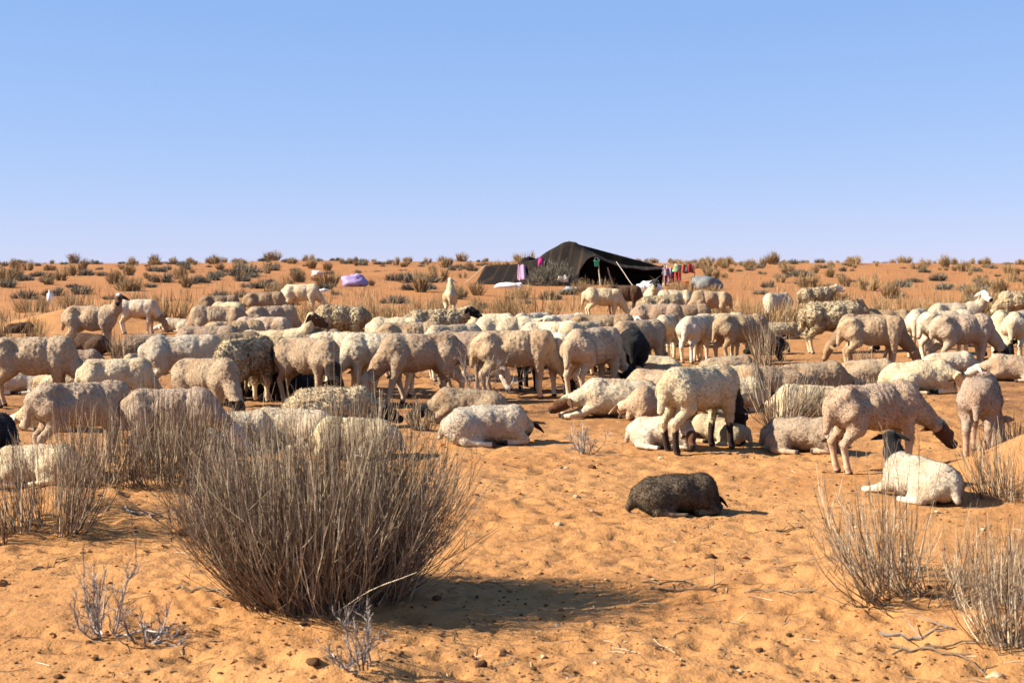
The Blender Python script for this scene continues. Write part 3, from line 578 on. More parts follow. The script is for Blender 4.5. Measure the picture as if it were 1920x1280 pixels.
G_ST = "shorn sheep standing packed in the flock"; L_ST = "shorn sheep standing packed among the flock with only its back showing"
G_LY = "shorn sheep resting between the others"; L_LY = "shorn sheep resting on the sand partly hidden by its neighbours"
T = [
 # ---- left part of the flock
 (62, 763, 0, 'gz0', 'shorn', 'white', .98, "thin shorn sheep grazing with a green mark on its lowered white head", None, dict(mark=GREEN)),
 (170, 660, 0, 'upR', 'shorn', 'brown', 1.0, "thin shorn sheep looking at the camera, brown face and white crown", None, dict(mark=WHITE)),
 (258, 626, 4, 'gzp', 'white', 'tan', .95, "pale sheep grazing behind the alert brown-faced sheep", None, dict(head=.6)),
 (108, 695, -75, 'ly1', 'white', 'dark', .95, "young white sheep with dark eye patches and white blaze facing the camera", None, dict(blaze=1.0, head=1.1)),
 (140, 704, 0, 'ly0', 'beige', 'black', 1.0, "beige resting sheep with black head stretched out flat and pale crown", None, dict(mark=WHITE)),
 (251, 700, -90, 'ly0', 'white', 'black', .8, "small sheep lying with its black face turned straight to the camera", None, {}),
 (272, 668, 10, 'ly0', 'beige', 'same', 1.05, "beige sheep lying in the shade of the dark upright tuft", None, {}),
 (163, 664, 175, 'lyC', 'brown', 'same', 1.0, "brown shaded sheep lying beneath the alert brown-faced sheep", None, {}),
 (218, 783, 15, 'gz2', 'white', 'same', .78, "small pale sheep standing behind a grazing one, rump forward", None, {}),
 (150, 872, 32, 'gz0', 'shorn', 'same', .86, "thin shorn sheep grazing behind the sparse dry bush stems", None, {}),
 (100, 806, 180, 'ly0', 'white', 'white', .85, "white sheep lying with its muzzle on the sand behind grazing sheep", None, {}),
 (48, 737, 195, 'lyR', 'white', 'white', .9, "white sheep lying under the belly of the thin grazing sheep", None, {}),
 (122, 740, 5, 'ly0', 'cream', 'same', .9, "cream sheep lying under the neck of the thin grazing sheep", None, {}),
 (322, 873, -4, 'gzk', 'shorn', 'white', .80, "shorn sheep grazing behind the tall upright broom bush", None, {}),
 (352, 852, 195, 'ly1', 'white', 'black', 1.05, "white sheep with a raised black head lying behind the upright bush", None, {}),
 (388, 802, -32, 'gz1', 'shorn', 'dark', .9, "beige shorn sheep grazing with dark brown head low to the sand", None, dict(head=.95)),
 (463, 757, 62, 'gzf', 'cream', 'same', .92, "round yellowish fleecy sheep turned away among the shorn ones", None, {}),
 (345, 752, 8, 'gzp', 'white', 'same', .96, "pale sheep standing with rump toward the tall upright bush", None, {}),
 (428, 742, 10, 'gz2', 'beige', 'same', .95, "beige sheep between the round yellowish fleecy one and the pale rump by the upright bush", G_ST, {}),
 (412, 614, 8, 'gz0', 'beige', 'same', .95, "thin beige sheep standing apart at the back of the flock", None, {}),
 (428, 640, 0, 'gzp', 'white', 'same', .95, "pale sheep just in front of the thin beige sheep standing apart", G_ST, {}),
 (408, 660, 180, 'gz1', 'shorn', 'same', 1.0, "shorn sheep grazing to the left at the rear edge of the flock", None, {}),
 (332, 622, 182, 'ly0', 'white', 'white', .85, "small white sheep lying at the rear edge with its head out", None, {}),
 (497, 610, 2, 'gz0', 'beige', 'same', 1.0, "beige sheep at the back beside the tall straw bush", G_ST, {}),
 (565, 592, 0, 'gz2', 'white', 'same', 1.02, "pale sheep grazing at the very back beside a straw bush", None, {}),
 (510, 655, 4, 'gz0', 'shorn', 'same', .98, "shorn sheep behind the pale sheep with the raised brown head", G_ST, {}),
 (493, 690, 0, 'gzp', 'shorn', 'same', .96, "shorn sheep directly left of the raised brown head's shoulder", G_ST, {}),
 (512, 728, 0, 'up0', 'white', 'brown', .93, "pale sheep holding its dark brown head up above the flock", None, {}),
 (640, 656, 182, 'gzf', 'cream', 'same', .98, "cream sheep in thick curly fleece behind the raised brown head", None, {}),
 (583, 728, 5, 'gz2', 'beige', 'same', .94, "beige sheep in front of the cream curly-fleeced one", G_ST, {}),
 (640, 735, 0, 'lv0', 'white', 'black', .92, "white sheep with black head and neck held level over the backs", None, dict(head=.45)),
 (652, 742, 184, 'gzp', 'white', 'same', .95, "pale smooth sheep standing with its rump beside the striding sheep", None, {}),
 (575, 758, -30, 'gz1', 'shorn', 'dark', .95, "grey-beige sheep grazing with a dark neck beside the fleecy yellowish one", None, dict(head=.4)),
 (440, 700, 5, 'gz0', 'shorn', 'same', .95, "shorn sheep behind the round yellowish fleecy one", G_ST, {}),
 (390, 712, 0, 'gz2', 'beige', 'same', .92, "beige sheep behind the pale rump near the upright bush", G_ST, {}),
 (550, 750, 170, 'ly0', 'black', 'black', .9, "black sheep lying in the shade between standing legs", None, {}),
 (713, 745, 188, 'gz2', 'white', 'same', .96, "pale sheep half hidden behind the striding sheep", None, {}),
 (790, 757, 186, 'gzw', 'shorn', 'same', 1.0, "shorn sheep striding through the flock with hind leg bent", None, {}),
 (622, 802, 4, 'lyf', 'cream', 'dark', 1.15, "large yellowish fleecy sheep lying behind the big broom bush", None, {}),
 (552, 838, 175, 'ly0', 'white', 'brown', 1.0, "white sheep with brown head lying behind the big broom bush", None, {}),
 (668, 855, 185, 'lyC', 'white', 'tan', .95, "pale sheep curled up against the back of the big broom bush", None, {}),
 (440, 842, 5, 'ly0', 'white', 'same', .95, "white sheep lying between two dry bushes", None, {}),
 # ---- middle
 (880, 792, 183, 'ly0', 'shorn', 'black', .95, "resting sheep with black head drooping beside the straw tuft", None, dict(head=.8)),
 (912, 832, 3, 'lyL', 'white', 'dark', 1.02, "big white sheep lying in the open with dark brown head turned away", None, {}),
 (948, 692, 0, 'lvR', 'white', 'brown', .98, "pale sheep with raised brown head and green mark amid the flock", None, dict(mark=GREEN)),
 (965, 746, 0, 'gz0', 'shorn', 'same', 1.0, "shorn sheep grazing side-on beside the bleached dead shrub", None, {}),
 (872, 733, 12, 'gzp', 'beige', 'same', .93, "beige sheep behind the rump of the side-on grazing sheep", G_ST, {}), (850, 712, 0, 'gz2', 'white', 'same', .95, "pale sheep between the striding sheep and the side-on grazing one", G_ST, {}),
 (815, 670, 0, 'upf', 'cream', 'black', 1.0, "cream curly-fleeced sheep with small black head over the backs", None, {}),
 (742, 682, 10, 'gzp', 'white', 'same', .92, "pale sheep behind the striding sheep beside the curly cream fleece", G_ST, {}), (770, 706, 0, 'gz0', 'shorn', 'same', .95, "shorn sheep behind the striding sheep's shoulder", G_ST, {}),
 (844, 594, 88, 'up0', 'white', 'white', .95, "white sheep standing alone and turned away near the straw bushes", None, {}),
 (1037, 738, -70, 'gz2', 'white', 'same', .95, "pale sheep lowering its head toward the grazing sheep beside it", None, {}),
 (1112, 744, 55, 'gzp', 'shorn', 'same', 1.02, "shorn sheep seen from behind at the front of the standing group", None, {}),
 (1035, 700, 5, 'gz0', 'white', 'same', .93, "pale sheep behind the raised brown head with green mark", G_ST, {}), (1095, 706, 10, 'gzp', 'cream', 'same', .95, "cream shorn sheep behind the sheep seen from behind at the front", G_ST, {}),
 (1128, 694, -6, 'gz0', 'beige', 'same', 1.02, "brownish shorn sheep reaching its long neck down to the shaded ground", None, {}),
 (1196, 702, 4, 'gz2', 'shorn', 'same', .96, "shorn sheep beside the black one in deep shade", G_ST, {}), (1000, 665, 0, 'gzp', 'white', 'same', .92, "pale sheep behind the raised brown green-marked head, farther back", G_ST, {}), (1060, 672, 0, 'gz0', 'white', 'same', .93, "pale sheep next to the white-crowned one looking sideways", G_ST, {}),
 (920, 668, 0, 'gz2', 'white', 'same', .93, "pale sheep right of the small black head of the cream fleece", G_ST, {}),
 (1128, 602, 4, 'gzp', 'white', 'same', 1.05, "white smooth sheep standing at the back in front of the tent", None, {}),
 (1168, 590, -8, 'gz0', 'brown', 'same', 1.05, "dark brown sheep standing behind the white smooth one", None, {}),
 (1205, 588, 5, 'gz0', 'beige', 'same', .95, "beige sheep standing beside the dark brown one", None, {}),
 (1130, 672, 0, 'lvR', 'white', 'dark', .9, "white sheep with white crown and dark eye patch looking sideways", None, dict(mark=WHITE, blaze=1, head=1.15)),
 (1238, 624, 0, 'gzf', 'cream', 'same', 1.0, "yellow fleecy sheep standing below the horned black head", None, {}),
 (1232, 650, 3, 'gz1', 'beige', 'same', 1.0, "beige sheep in front of the yellow fleecy one below the horned head", G_ST, {}), (1290, 645, 3, 'gz2', 'beige', 'same', .95, "beige sheep behind the two pale sheep seen from behind", G_ST, {}),
 (1265, 600, 180, 'gzp', 'white', 'same', .98, "white sheep with its back showing behind the brownish one", None, {}), (1332, 606, 180, 'gz0', 'shorn', 'same', 1.02, "brownish shorn sheep standing at the back beside a straw bush", None, {}),
 (1249, 673, 78, 'gzp', 'white', 'same', .93, "pale sheep standing with its back end toward the camera", None, {}),
 (1302, 680, 62, 'gz2', 'white', 'tan', .95, "pale sheep seen from behind with one yellowish hind hoof", None, dict(legs=.86, head=3)),
 (1348, 677, 15, 'gz0', 'white', 'same', .98, "pale sheep behind the one with the yellowish hoof", None, {}),
 (1388, 682, 18, 'gz1', 'shorn', 'same', .98, "shorn sheep with its forelegs beside the black goat", None, {}),
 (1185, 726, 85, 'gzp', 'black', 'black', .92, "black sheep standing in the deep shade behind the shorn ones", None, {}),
 (995, 728, 80, 'gzp', 'black', 'black', .88, "added black sheep standing in for shade behind the side-on grazing sheep", None, {}),  # added animal, its black coat stands in for the shadow in this gap
 (1222, 716, 178, 'lyC', 'cream', 'dark', .98, "yellow sheep curled up asleep with dark eye patch", None, dict(head=1.15)),
 (1165, 780, 181, 'lyS', 'white', 'brown', 1.08, "white sheep lying with brown head on the sand and green crown mark", None, dict(mark=GREEN)),
 (1240, 752, 180, 'ly0', 'shorn', 'same', 1.0, "shorn sheep resting behind the white one with brown head on the sand", G_LY, {}), (1240, 786, 175, 'lyC', 'pink', 'same', .95, "pinkish sheep curled behind the one with brown tucked head", G_LY, {}),
 (1240, 838, -20, 'lyR', 'white', 'brown', .80, "pale sheep lying beneath the dark-legged sheep, brown head tucked", None, {}),
 (1348, 830, 150, 'lyC', 'white', 'same', .72, "white sheep curled up behind the dark-legged sheep", None, {}),
 (1310, 842, 40, 'gzd', 'white', 'dark', .94, "pale sheep with dark brown head, neck and lower legs, grazing over resting ones", None, dict(head=.25, legs=.42)),
 (1368, 772, 0, 'ly0', 'white', 'dark', .98, "white resting sheep with broad dark brown head beside the splayed bush", None, dict(head=.75)),
 (1365, 716, 2, 'lyC', 'shorn', 'same', .95, "shorn sheep curled between standing forelegs and the white-faced resting one", G_LY, {}), (1362, 735, 0, 'ly0', 'white', 'white', .9, "white sheep lying with white face and a dark nose patch", None, {}),
 (1440, 745, 178, 'lyC', 'pink', 'same', 1.02, "pinkish sheep curled behind the wide splayed bush", G_LY, {}),
 # ---- right
 (1520, 742, 2, 'ly0', 'pink', 'same', 1.10, "pinkish shorn sheep lying behind the upright grey-brown bush", None, {}),
 (1625, 724, 0, 'lyC', 'shorn', 'same', .95, "shorn sheep curled behind the short straw tuft in the resting row", G_LY, {}),
 (1722, 737, -2, 'lyR', 'white', 'same', 1.08, "pale sheep lying on a ledge of smooth bright sand", None, {}),
 (1520, 786, 180, 'lyC', 'white', 'same', .95, "pale sheep lying hidden by the upright and splayed bushes", None, {}),
 (1500, 846, -35, 'lyR', 'shorn', 'dark', .86, "curled resting sheep with white forehead and dark face toward the camera", None, dict(mark=WHITE, blaze=1)),
 (1642, 882, 22, 'gzk', 'pink', 'brown', .86, "large pinkish shorn sheep grazing, brown head with green crown mark", None, dict(mark=GREEN)),
 (1726, 936, 122, 'lyB', 'white', 'black', .70, "white sheep lying on smooth sand, black raised head and neck turned away", None, dict(head=.22, mark=GREEN)),
 (1838, 852, 72, 'gz1', 'pink', 'same', .86, "pinkish sheep seen from behind beside the small straw bush", None, {}),
 (1635, 694, 0, 'gz0', 'shorn', 'tan', 1.0, "ribby shorn sheep with tan neck grazing behind the resting row", None, dict(head=.15)),
 (1562, 662, 2, 'gzf', 'cream', 'same', 1.12, "shaggy yellow long-fleeced sheep with hanging locks", None, {}),
 (1628, 682, 180, 'gz1', 'shorn', 'tan', .98, "shorn sheep with tan neck grazing to the left behind the ribby one", None, dict(head=.15)),
 (1530, 594, 0, 'upf', 'cream', 'white', 1.0, "yellow fleecy sheep at the back with pale head held out", None, {}),
 (1458, 610, 222, 'gz2', 'white', 'dark', 1.0, "white sheep lowering its dark face toward the wispy bush", None, {}),
 (1465, 634, 0, 'lyf', 'cream', 'same', .85, "small cream fleecy sheep lying behind the thin dry bush", None, {}),
 (1666, 657, 180, 'up0', 'beige', 'dark', .92, "beige sheep with dark brown head raised behind the ribby one", None, {}),
 (1720, 668, 66, 'gzp', 'white', 'same', 1.0, "pale sheep seen from behind in the standing row", None, {}),
 (1775, 676, 16, 'gz0', 'white', 'same', 1.0, "pale sheep with long tail in the standing row", None, {}),
 (1803, 692, 10, 'gz1', 'shorn', 'black', 1.02, "shorn sheep grazing with black head below the marked white face", None, {}),
 (1790, 650, 0, 'upR', 'white', 'white', 1.0, "white-faced sheep with black nose side and green forehead mark", None, dict(mark=GREEN)),
 (1875, 674, 250, 'gz2', 'white', 'black', .98, "white sheep with its head down facing the camera", None, {}),
 (1912, 678, 58, 'gzp', 'white', 'same', 1.0, "pale curly sheep standing with rump turned at the end of the row", None, {}),
 (1912, 612, 170, 'gzf', 'cream', 'same', 1.05, "bright yellow fleecy sheep in front of the straw bush", None, {}),
 (1905, 714, 180, 'lyS', 'shorn', 'white', .98, "shorn sheep lying with a white foreleg stretched out", None, {}),
 (1780, 702, 4, 'ly0', 'white', 'brown', .9, "sheep lying under the standing row with brown head", None, {}),
 (1268, 962, 6, 'lyG', 'grey', 'black', .60, "dark grey woolly lamb curled up alone on the open sand", None, {}),
 (1435, 664, 176, 'ly1', 'black', 'brown', .95, "black goat lying under the thin dry bush with brown muzzle", None, dict(cat='goat', head=1.4)),
 (1222, 590, -90, 'up0', 'white', 'black', 1.0, "white goat with horned black head facing the camera in front of the tent", None, dict(cat='goat')),
 (-6, 852, 95, 'ly0', 'black', 'black', .95, "black sheep lying at the edge of the trampled sand", None, {}),
 (75, 905, 178, 'ly0', 'white', 'brown', .8, "white lamb with brown face lying behind the sparse bush stems", None, {}),
 (38, 628, 20, 'lyC', 'brown', 'same', .75, "dark brown animal lying by the bright sand drift", None, {}),
]
horn_owner = None
for px, py, ang, var, coat, face, s, lab, grp, op in T:
    b, pr = sheep(px, py, ang, var, coat, face, s, lab, grp, **op)
    if op.get('cat') == 'goat':
        for sgn in (1, -1):
            rng = np.random.default_rng(3); t = np.linspace(0, 1, 8); base = np.array(pr['poll']); sd, f, u = pr['sd'], pr['f'], pr['u']
            path = base + np.outer(t, (u * .10 - f * .05)) * 1.0 + np.outer(t ** 1.5, sd * sgn * .14) + np.outer(np.ones(8), sd * sgn * .025)
            v, fq, _ = tubes(path[None], (.014 * (1 - .75 * t))[None], 6, rng); link("horn", mesh_from("horn", v, fq, M_HORN), b)

# ------------------------------------------------------------------ the black goat-hair tent
def tent_material():
    t = NT("goat_hair_cloth"); co = t.n("ShaderNodeTexCoord").outputs["Object"]; uv = t.attr("strip")
    st = t.math('FRACT', t.math('MULTIPLY', uv, 17.0))
    c = t.mix(t.ramp(st, .72, .80), (.011, .008, .006), (.034, .019, .009))
    c = t.mix(t.ramp(st, .93, .97), c, (.014, .010, .007))
    c = t.mix(t.ramp(t.noise(3, 4, co), .4, .7, 0, .6), c, (.020, .013, .008)); t.col(c); t.bump(t.noise(40, 3, co), .3, .02); return t.m
M_TENT = tent_material(); M_WOOD = plain("pole_wood", (.42, .33, .23), .7, .2, 18); M_ROPE = plain("rope", (.50, .42, .32), .8)
def tent():
    gx, gy = flat_at(1078, 538); gy = 78.0; g0 = lambda x, y: hz(x, y)
    root = bpy.data.objects.new("nomad_tent", None); COL.objects.link(root); root.location = (3.2, gy, g0(3.2, gy))
    tag(root, "black goat-hair nomad tent with brown stripes and open dark front", "tent")
    ox, oy, oz = root.location
    X = np.linspace(-1.45, 8.3, 64); prof_x = [-1.45, -.9, .3, 1.4, 2.2, 2.75, 3.1, 3.5, 4.3, 5.2, 5.9, 7.0, 8.3]; prof_z = [1.02, 1.04, 1.13, 1.46, 2.0, 2.34, 2.40, 2.37, 1.84, 1.40, 1.18, 1.06, 1.10]
    Hr = np.interp(X, prof_x, prof_z)
    op = sstep(2.9, 4.6, X)                                  # how far the front is lifted open
    V, strip = [], []; nb = 26; ny = 1.9
    for xi, hr, o in zip(X, Hr, op):
        lift = o * (hr - .16); fy = 2.0 - .5 * o
        for j in range(nb):
            t = j / (nb - 1)                                 # 0 front hem, .45 ridge, 1 back hem
            if t < .45: q = t / .45; z = lift + (hr - lift) * (q ** 1.25 if o < .5 else q); y = -fy * (1 - q)
            else: q = (t - .45) / .55; z = hr * (1 - q ** .85) if q < 1 else 0; y = 2.2 * q
            x = xi + (-.55 * (1 - z / max(hr, .1)) if xi < -1.0 else 0) + .0
            V.append((x - ox, y, z + g0(xi, gy + y) - oz - .03 + .02 * math.sin(xi * 5 + j))); strip.append((xi + (.55 * (1 - z / hr))) / 9.7)
    V = np.array(V); n = len(X); i = (np.arange(n - 1)[:, None] * nb + np.arange(nb - 1)[None, :]).ravel(); F = np.stack([i, i + nb, i + nb + 1, i + 1], 1)
    r = link("roof_cloth", mesh_from("roof_cloth", V, F, M_TENT, True, {"strip": strip}), root); so = r.modifiers.new("thick", 'SOLIDIFY'); so.thickness = .03
    # end wall on the right and inner curtain
    def quad_wall(name, pts):
        me = mesh_from(name, np.array(pts), np.array([[0, 1, 2, 3]]), M_TENT, False, {"strip": [0, .1, .1, 0]}); w = link(name, me, root); m = w.modifiers.new("thick", 'SOLIDIFY'); m.thickness = .03
    zr = lambda x, y: g0(x, y) - oz
    quad_wall("end_curtain", [(8.3 - ox, -1.4, zr(8.3, gy - 1.4) - .05), (8.34 - ox, 2.1, zr(8.3, gy + 2) - .05), (8.30 - ox, .3, 1.12 + zr(8.3, gy)), (8.28 - ox, -1.4, 1.0 + zr(8.3, gy))])
    quad_wall("inner_curtain", [(2.4 - ox, .6, zr(2.4, gy) - .05), (8.2 - ox, .9, zr(8, gy) - .05), (8.2 - ox, .7, 1.05 + zr(8, gy)), (3.6 - ox, .5, 2.2 + zr(3.6, gy))])
    rng = np.random.default_rng(8)
    def rod(name, a, b, r0, mat):
        P = np.array([np.array(a) + (np.array(b) - np.array(a)) * t for t in np.linspace(0, 1, 5)])[None] + rng.normal(0, .01, (1, 5, 3))
        v, f, _ = tubes(P, np.full((1, 5), r0), 6, rng); link(name, mesh_from(name, v, f, mat), root)
    for a, b in [((4.75, -1.75, 0), (4.6, -1.45, 1.48)), ((8.05, -1.85, 0), (8.35, -1.45, 1.12)), ((3.1, 0, 0), (3.1, 0, 2.38)), ((5.4, -1.5, 0), (5.15, -1.3, .95))]:
        rod("pole", (a[0] - ox, a[1], zr(a[0], gy + a[1]) - .05), (b[0] - ox, b[1], b[2] + zr(b[0], gy + b[1])), .035, M_WOOD)
    for a, b in [((5.6, -1.5, 1.25), (6.4, -2.6, 0)), ((-1.4, -.2, 1.0), (-2.6, -.4, 0)), ((8.3, -.5, 1.1), (9.6, -.6, 0))]:
        rod("guy_rope", (a[0] - ox, a[1], a[2] + zr(a[0], gy)), (b[0] - ox, b[1], zr(b[0], gy + b[1])), .018, M_ROPE)
tent()

# ------------------------------------------------------------------ things lying about the camp
def blob(name, mat, px, py, size, label, cat, seed=0, rough=.25, squash=0.0, zoff=0.0, parent=None, group=None, dist=None):
    """a lumpy sack, bundle or mound: a cushion shape with folds"""
    seg, ring = 22, 12; v, f = [], []
    for i in range(ring + 1):
        for j in range(seg):
            a = math.pi * i / ring; b = 2 * math.pi * j / seg; v.append((math.sin(a) * math.cos(b), math.sin(a) * math.sin(b), math.cos(a)))
    v = np.array(v); d = 1 + rough * vn3(v * 1.7 + seed * 9.1, seed) + rough * .5 * vn3(v * 4.3 + seed, seed + 1); v = v * d[:, None]
    v[:, 2] = np.maximum(v[:, 2], -.55 + squash); v = v * np.array(size) * .5; v[:, 2] -= v[:, 2].min()
    i = (np.arange(ring)[:, None] * seg + np.arange(seg)[None, :]); i2 = np.roll(i, -1, 1); f = np.stack([i.ravel(), i2.ravel(), (i2 + seg).ravel(), (i + seg).ravel()], 1)[:, ::-1]
    x, y, z = ground_at(px, py)
    if dist: y = dist; x = (px - CX) / F_PX * dist; z = hz(x, y)
    o = link(name, mesh_from(name, v, f, mat), None, (x, y, z + zoff - .01)); return tag(o, label, cat, group)
M_WSACK = plain("white_sack", (.75, .73, .70), .6, .3, 6, .12); M_LILAC = plain("lilac_sheet", (.27, .19, .33), .55, .4, 5, .45)
M_MAG = plain("magenta_cloth", (.34, .03, .13), .8, .1, 9); M_PINK = plain("pink_cloth", (.36, .20, .26), .8, .1, 9); M_TARP = plain("grey_tarp", (.13, .13, .12), .6, .3, 4, .4)
M_TEAL = plain("teal_plastic", (.08, .50, .40), .4, .5); M_ORANGE = plain("orange_plastic", (.72, .20, .09), .4, .5); M_JUG = plain("jug_plastic", (.80, .79, .78), .4, .5)
blob("lilac_sheet", M_LILAC, 663, 537, (1.25, .9, .85), "lilac sheet thrown over a low bush on the plain", "sheet", 1, .3)
blob("white_sack", M_WSACK, 953, 539, (1.3, .5, .34), "long white sack lying before the closed tent side", "sack", 2, .2)
blob("white_sack", M_WSACK, 973, 539, (.5, .4, .34), "short white sack beside the long white sack", "sack", 3, .2)
blob("white_sack", M_WSACK, 1213, 556, (1.1, .5, .75), "white sack standing behind the horned goat", "sack", 4, .35)
blob("white_rag", M_WSACK, 1084, 541, (.5, .3, .12), "small white rag on the sand by the tent opening", "rag", 5, .3)
blob("plastic_bag", plain("grey_bag", (.33, .35, .38), .35, .5), 1068, 546, (.55, .4, .25), "grey plastic bag lying in front of the brushwood heap", "bag", 6, .4)
blob("tarpaulin_mound", M_TARP, 1322, 541, (1.5, 1.1, .75), "grey tarpaulin mound on the sand behind the flock", "tarpaulin", 7, .22)
blob("white_litter", M_WSACK, 606, 546, (.42, .3, .16), "white scrap of litter on the sand behind the flock", "litter", 8, .35)
blob("pink_litter", plain("pale_pink", (.75, .45, .38), .7), 595, 517, (.8, .5, .5), "pale pink scrap on a grey shrub", "litter", 9, .35)
blob("pale_stone", M_WSACK, 1504, 552, (.34, .25, .26), "pale stone alone on the sand behind the white sheep", "stone", 10, .3)
blob("dark_bundle", plain("black_wool_cloth", (.012, .010, .010), .9, .05, 6), 992, 540, (.85, .7, .62), "black bundle on top of the closed tent side", "bundle", 11, .2, 0, 1.0, dist=78.3)
blob("magenta_bundle", M_MAG, 1014, 540, (.30, .28, .60), "magenta cloth bundle hung above the brushwood heap", "cloth", 12, .3, 0, .98, dist=77.38)
def rags():
    rng = np.random.default_rng(4)
    def drape(name, mat, px, dist, w, hgt, z0, label, cat, seed, slope=.0):
        nx_, nz_ = 12, 10; x0 = (px - CX) / F_PX * dist; g = hz(x0, dist); v = []
        for i in range(nx_):
            for j in range(nz_):
                a = i / (nx_ - 1) - .5; b = j / (nz_ - 1); v.append((a * w * (1 + .3 * b), .09 * math.sin(a * 14 + seed) * (.3 + b) * (.4 if slope else 1) - slope * b, z0 - hgt * b + .03 * math.sin(a * 9)))
        i = (np.arange(nx_ - 1)[:, None] * nz_ + np.arange(nz_ - 1)[None, :]).ravel(); f = np.stack([i, i + nz_, i + nz_ + 1, i + 1], 1)
        o = link(name, mesh_from(name, np.array(v), f, mat), None, (x0, dist, g)); m = o.modifiers.new("thick", 'SOLIDIFY'); m.thickness = .025; return tag(o, label, cat)
    drape("hanging_cloth", M_PINK, 978, 77.58, .38, .80, 1.0, "pale pink cloth strip hanging on the closed tent side", "cloth", 1, 1.35)
    cols = [((.26, .04, .04), 1258, .9, .85, .9, "dark red patterned rug hanging right of the tent"), ((.17, .11, .24), 1252, .6, .40, 1.05, "purple and white rug over the dark red rug"),
            ((.45, .03, .04), 1270, .42, .75, 1.05, "bright red cloth hanging between the rugs"), ((.17, .21, .07), 1281, 1.1, .45, 1.38, "green and yellow blanket on the taller bar of the rack"), ((.33, .05, .04), 1290, .7, .5, 1.2, "red blanket beside the green and yellow one")]
    for k, (c, px, w, h_, z0, lab) in enumerate(cols):
        t = NT("woven_rug"); co = t.n("ShaderNodeTexCoord").outputs["Object"]; vo = t.n("ShaderNodeTexVoronoi"); vo.inputs["Scale"].default_value = 7; t.t.links.new(co, vo.inputs["Vector"])
        t.col(t.mix(t.ramp(t.noise(6, 2, co), .48, .56), c, t.mix(.55, vo.outputs["Color"], c) if k in (0, 1, 3) else [q * .7 for q in c]))
        drape("rug", t.m, px, (73.97 if k < 3 else 73.57) - .035 * (k % 3), w * .8, h_ * .9, .97 if k < 3 else 1.17, lab, "rug", k)
    x0 = (1244 - CX) / F_PX * 74; x1 = (1300 - CX) / F_PX * 74; g = hz(x0, 74.0); root = bpy.data.objects.new("drying_rack", None); COL.objects.link(root); root.location = (x0, 73.8, g)
    tag(root, "rough wooden drying rack holding the rugs right of the tent", "rack")
    for y_, top in ((.2, .97), (-.2, 1.17)):
        for a, b, nm in (((0, y_, -.1), (0, y_, top + .05), "post"), ((x1 - x0, y_, -.1 + hz(x1, 73.8) - g), (x1 - x0, y_, top + .05), "post"), ((-.1, y_, top - .03), (x1 - x0 + .1, y_, top - .03), "bar")):
            P = np.array([np.array(a) + (np.array(b) - np.array(a)) * t for t in np.linspace(0, 1, 5)])[None]; v, f, _ = tubes(P, np.full((1, 5), .022), 6, rng); link(nm, mesh_from(nm, v, f, M_WOOD), root)
rags()
def lathe(prof, seg=20):
    v, f = [], []
    for r, z in prof:
        for j in range(seg): b = 2 * math.pi * j / seg; v.append((r * math.cos(b), r * math.sin(b), z))
    n = len(prof); i = np.arange(n - 1)[:, None] * seg + np.arange(seg)[None, :]; i2 = np.roll(i, -1, 1)
    return np.array(v), np.stack([i.ravel(), i2.ravel(), (i2 + seg).ravel(), (i + seg).ravel()], 1)
def bucket(name, mat, x, y, z, s, label, cat):
    v, f = lathe([(.001, 0), (.11, 0), (.15, .30), (.165, .30), (.165, .315), (.14, .315), (.105, .02), (.001, .02)]); o = link(name, mesh_from(name, v * s, f, mat), None, (x, y, z)); tag(o, label, cat)
    t = np.linspace(0, math.pi, 12); P = np.stack([.155 * np.cos(t), np.zeros(12), .31 + .16 * np.sin(t)], 1)[None] * s
    v, f, _ = tubes(P, np.full((1, 12), .007 * s), 5, np.random.default_rng(2)); link("handle", mesh_from("handle", v, f, M_WOOD), o)
d_ = 76.4; bucket("bucket", M_TEAL, (1118.5 - CX) / F_PX * d_, d_, hz(4.6, d_) + 1.0, 1.0, "teal plastic bucket hanging at the open tent front", "bucket")
bx, by, bz = ground_at(1285, 541); bucket("bucket", M_ORANGE, bx, by, bz - .02, 1.25, "orange plastic bucket standing below the rugs", "bucket")
def jug():
    x, y, z = ground_at(93, 573); v, f = lathe([(.001, 0), (.085, 0), (.095, .03), (.095, .20), (.075, .26), (.035, .30), (.032, .35), (.04, .35), (.04, .38), (.001, .38)])
    o = link("plastic_jug", mesh_from("plastic_jug", v, f, M_JUG), None, (x, y, z + .14)); tag(o, "white plastic jug perched on a stick above the sand drift", "jug")
    t = np.linspace(0, 1, 8); P = np.stack([.075 + .07 * np.sin(math.pi * t), 0 * t, .12 + .17 * t], 1)[None]; v, f, _ = tubes(P, np.full((1, 8), .012), 6, np.random.default_rng(1)); link("handle", mesh_from("handle", v, f, M_JUG), o)
    P = np.stack([np.linspace(-.05, .03, 5), 0 * np.arange(5.), np.linspace(-.25, .02, 5)], 1)[None]; v, f, _ = tubes(P, np.full((1, 5), .012), 5, np.random.default_rng(1)); link("stick", mesh_from("stick", v, f, M_WOOD), o)
jug()
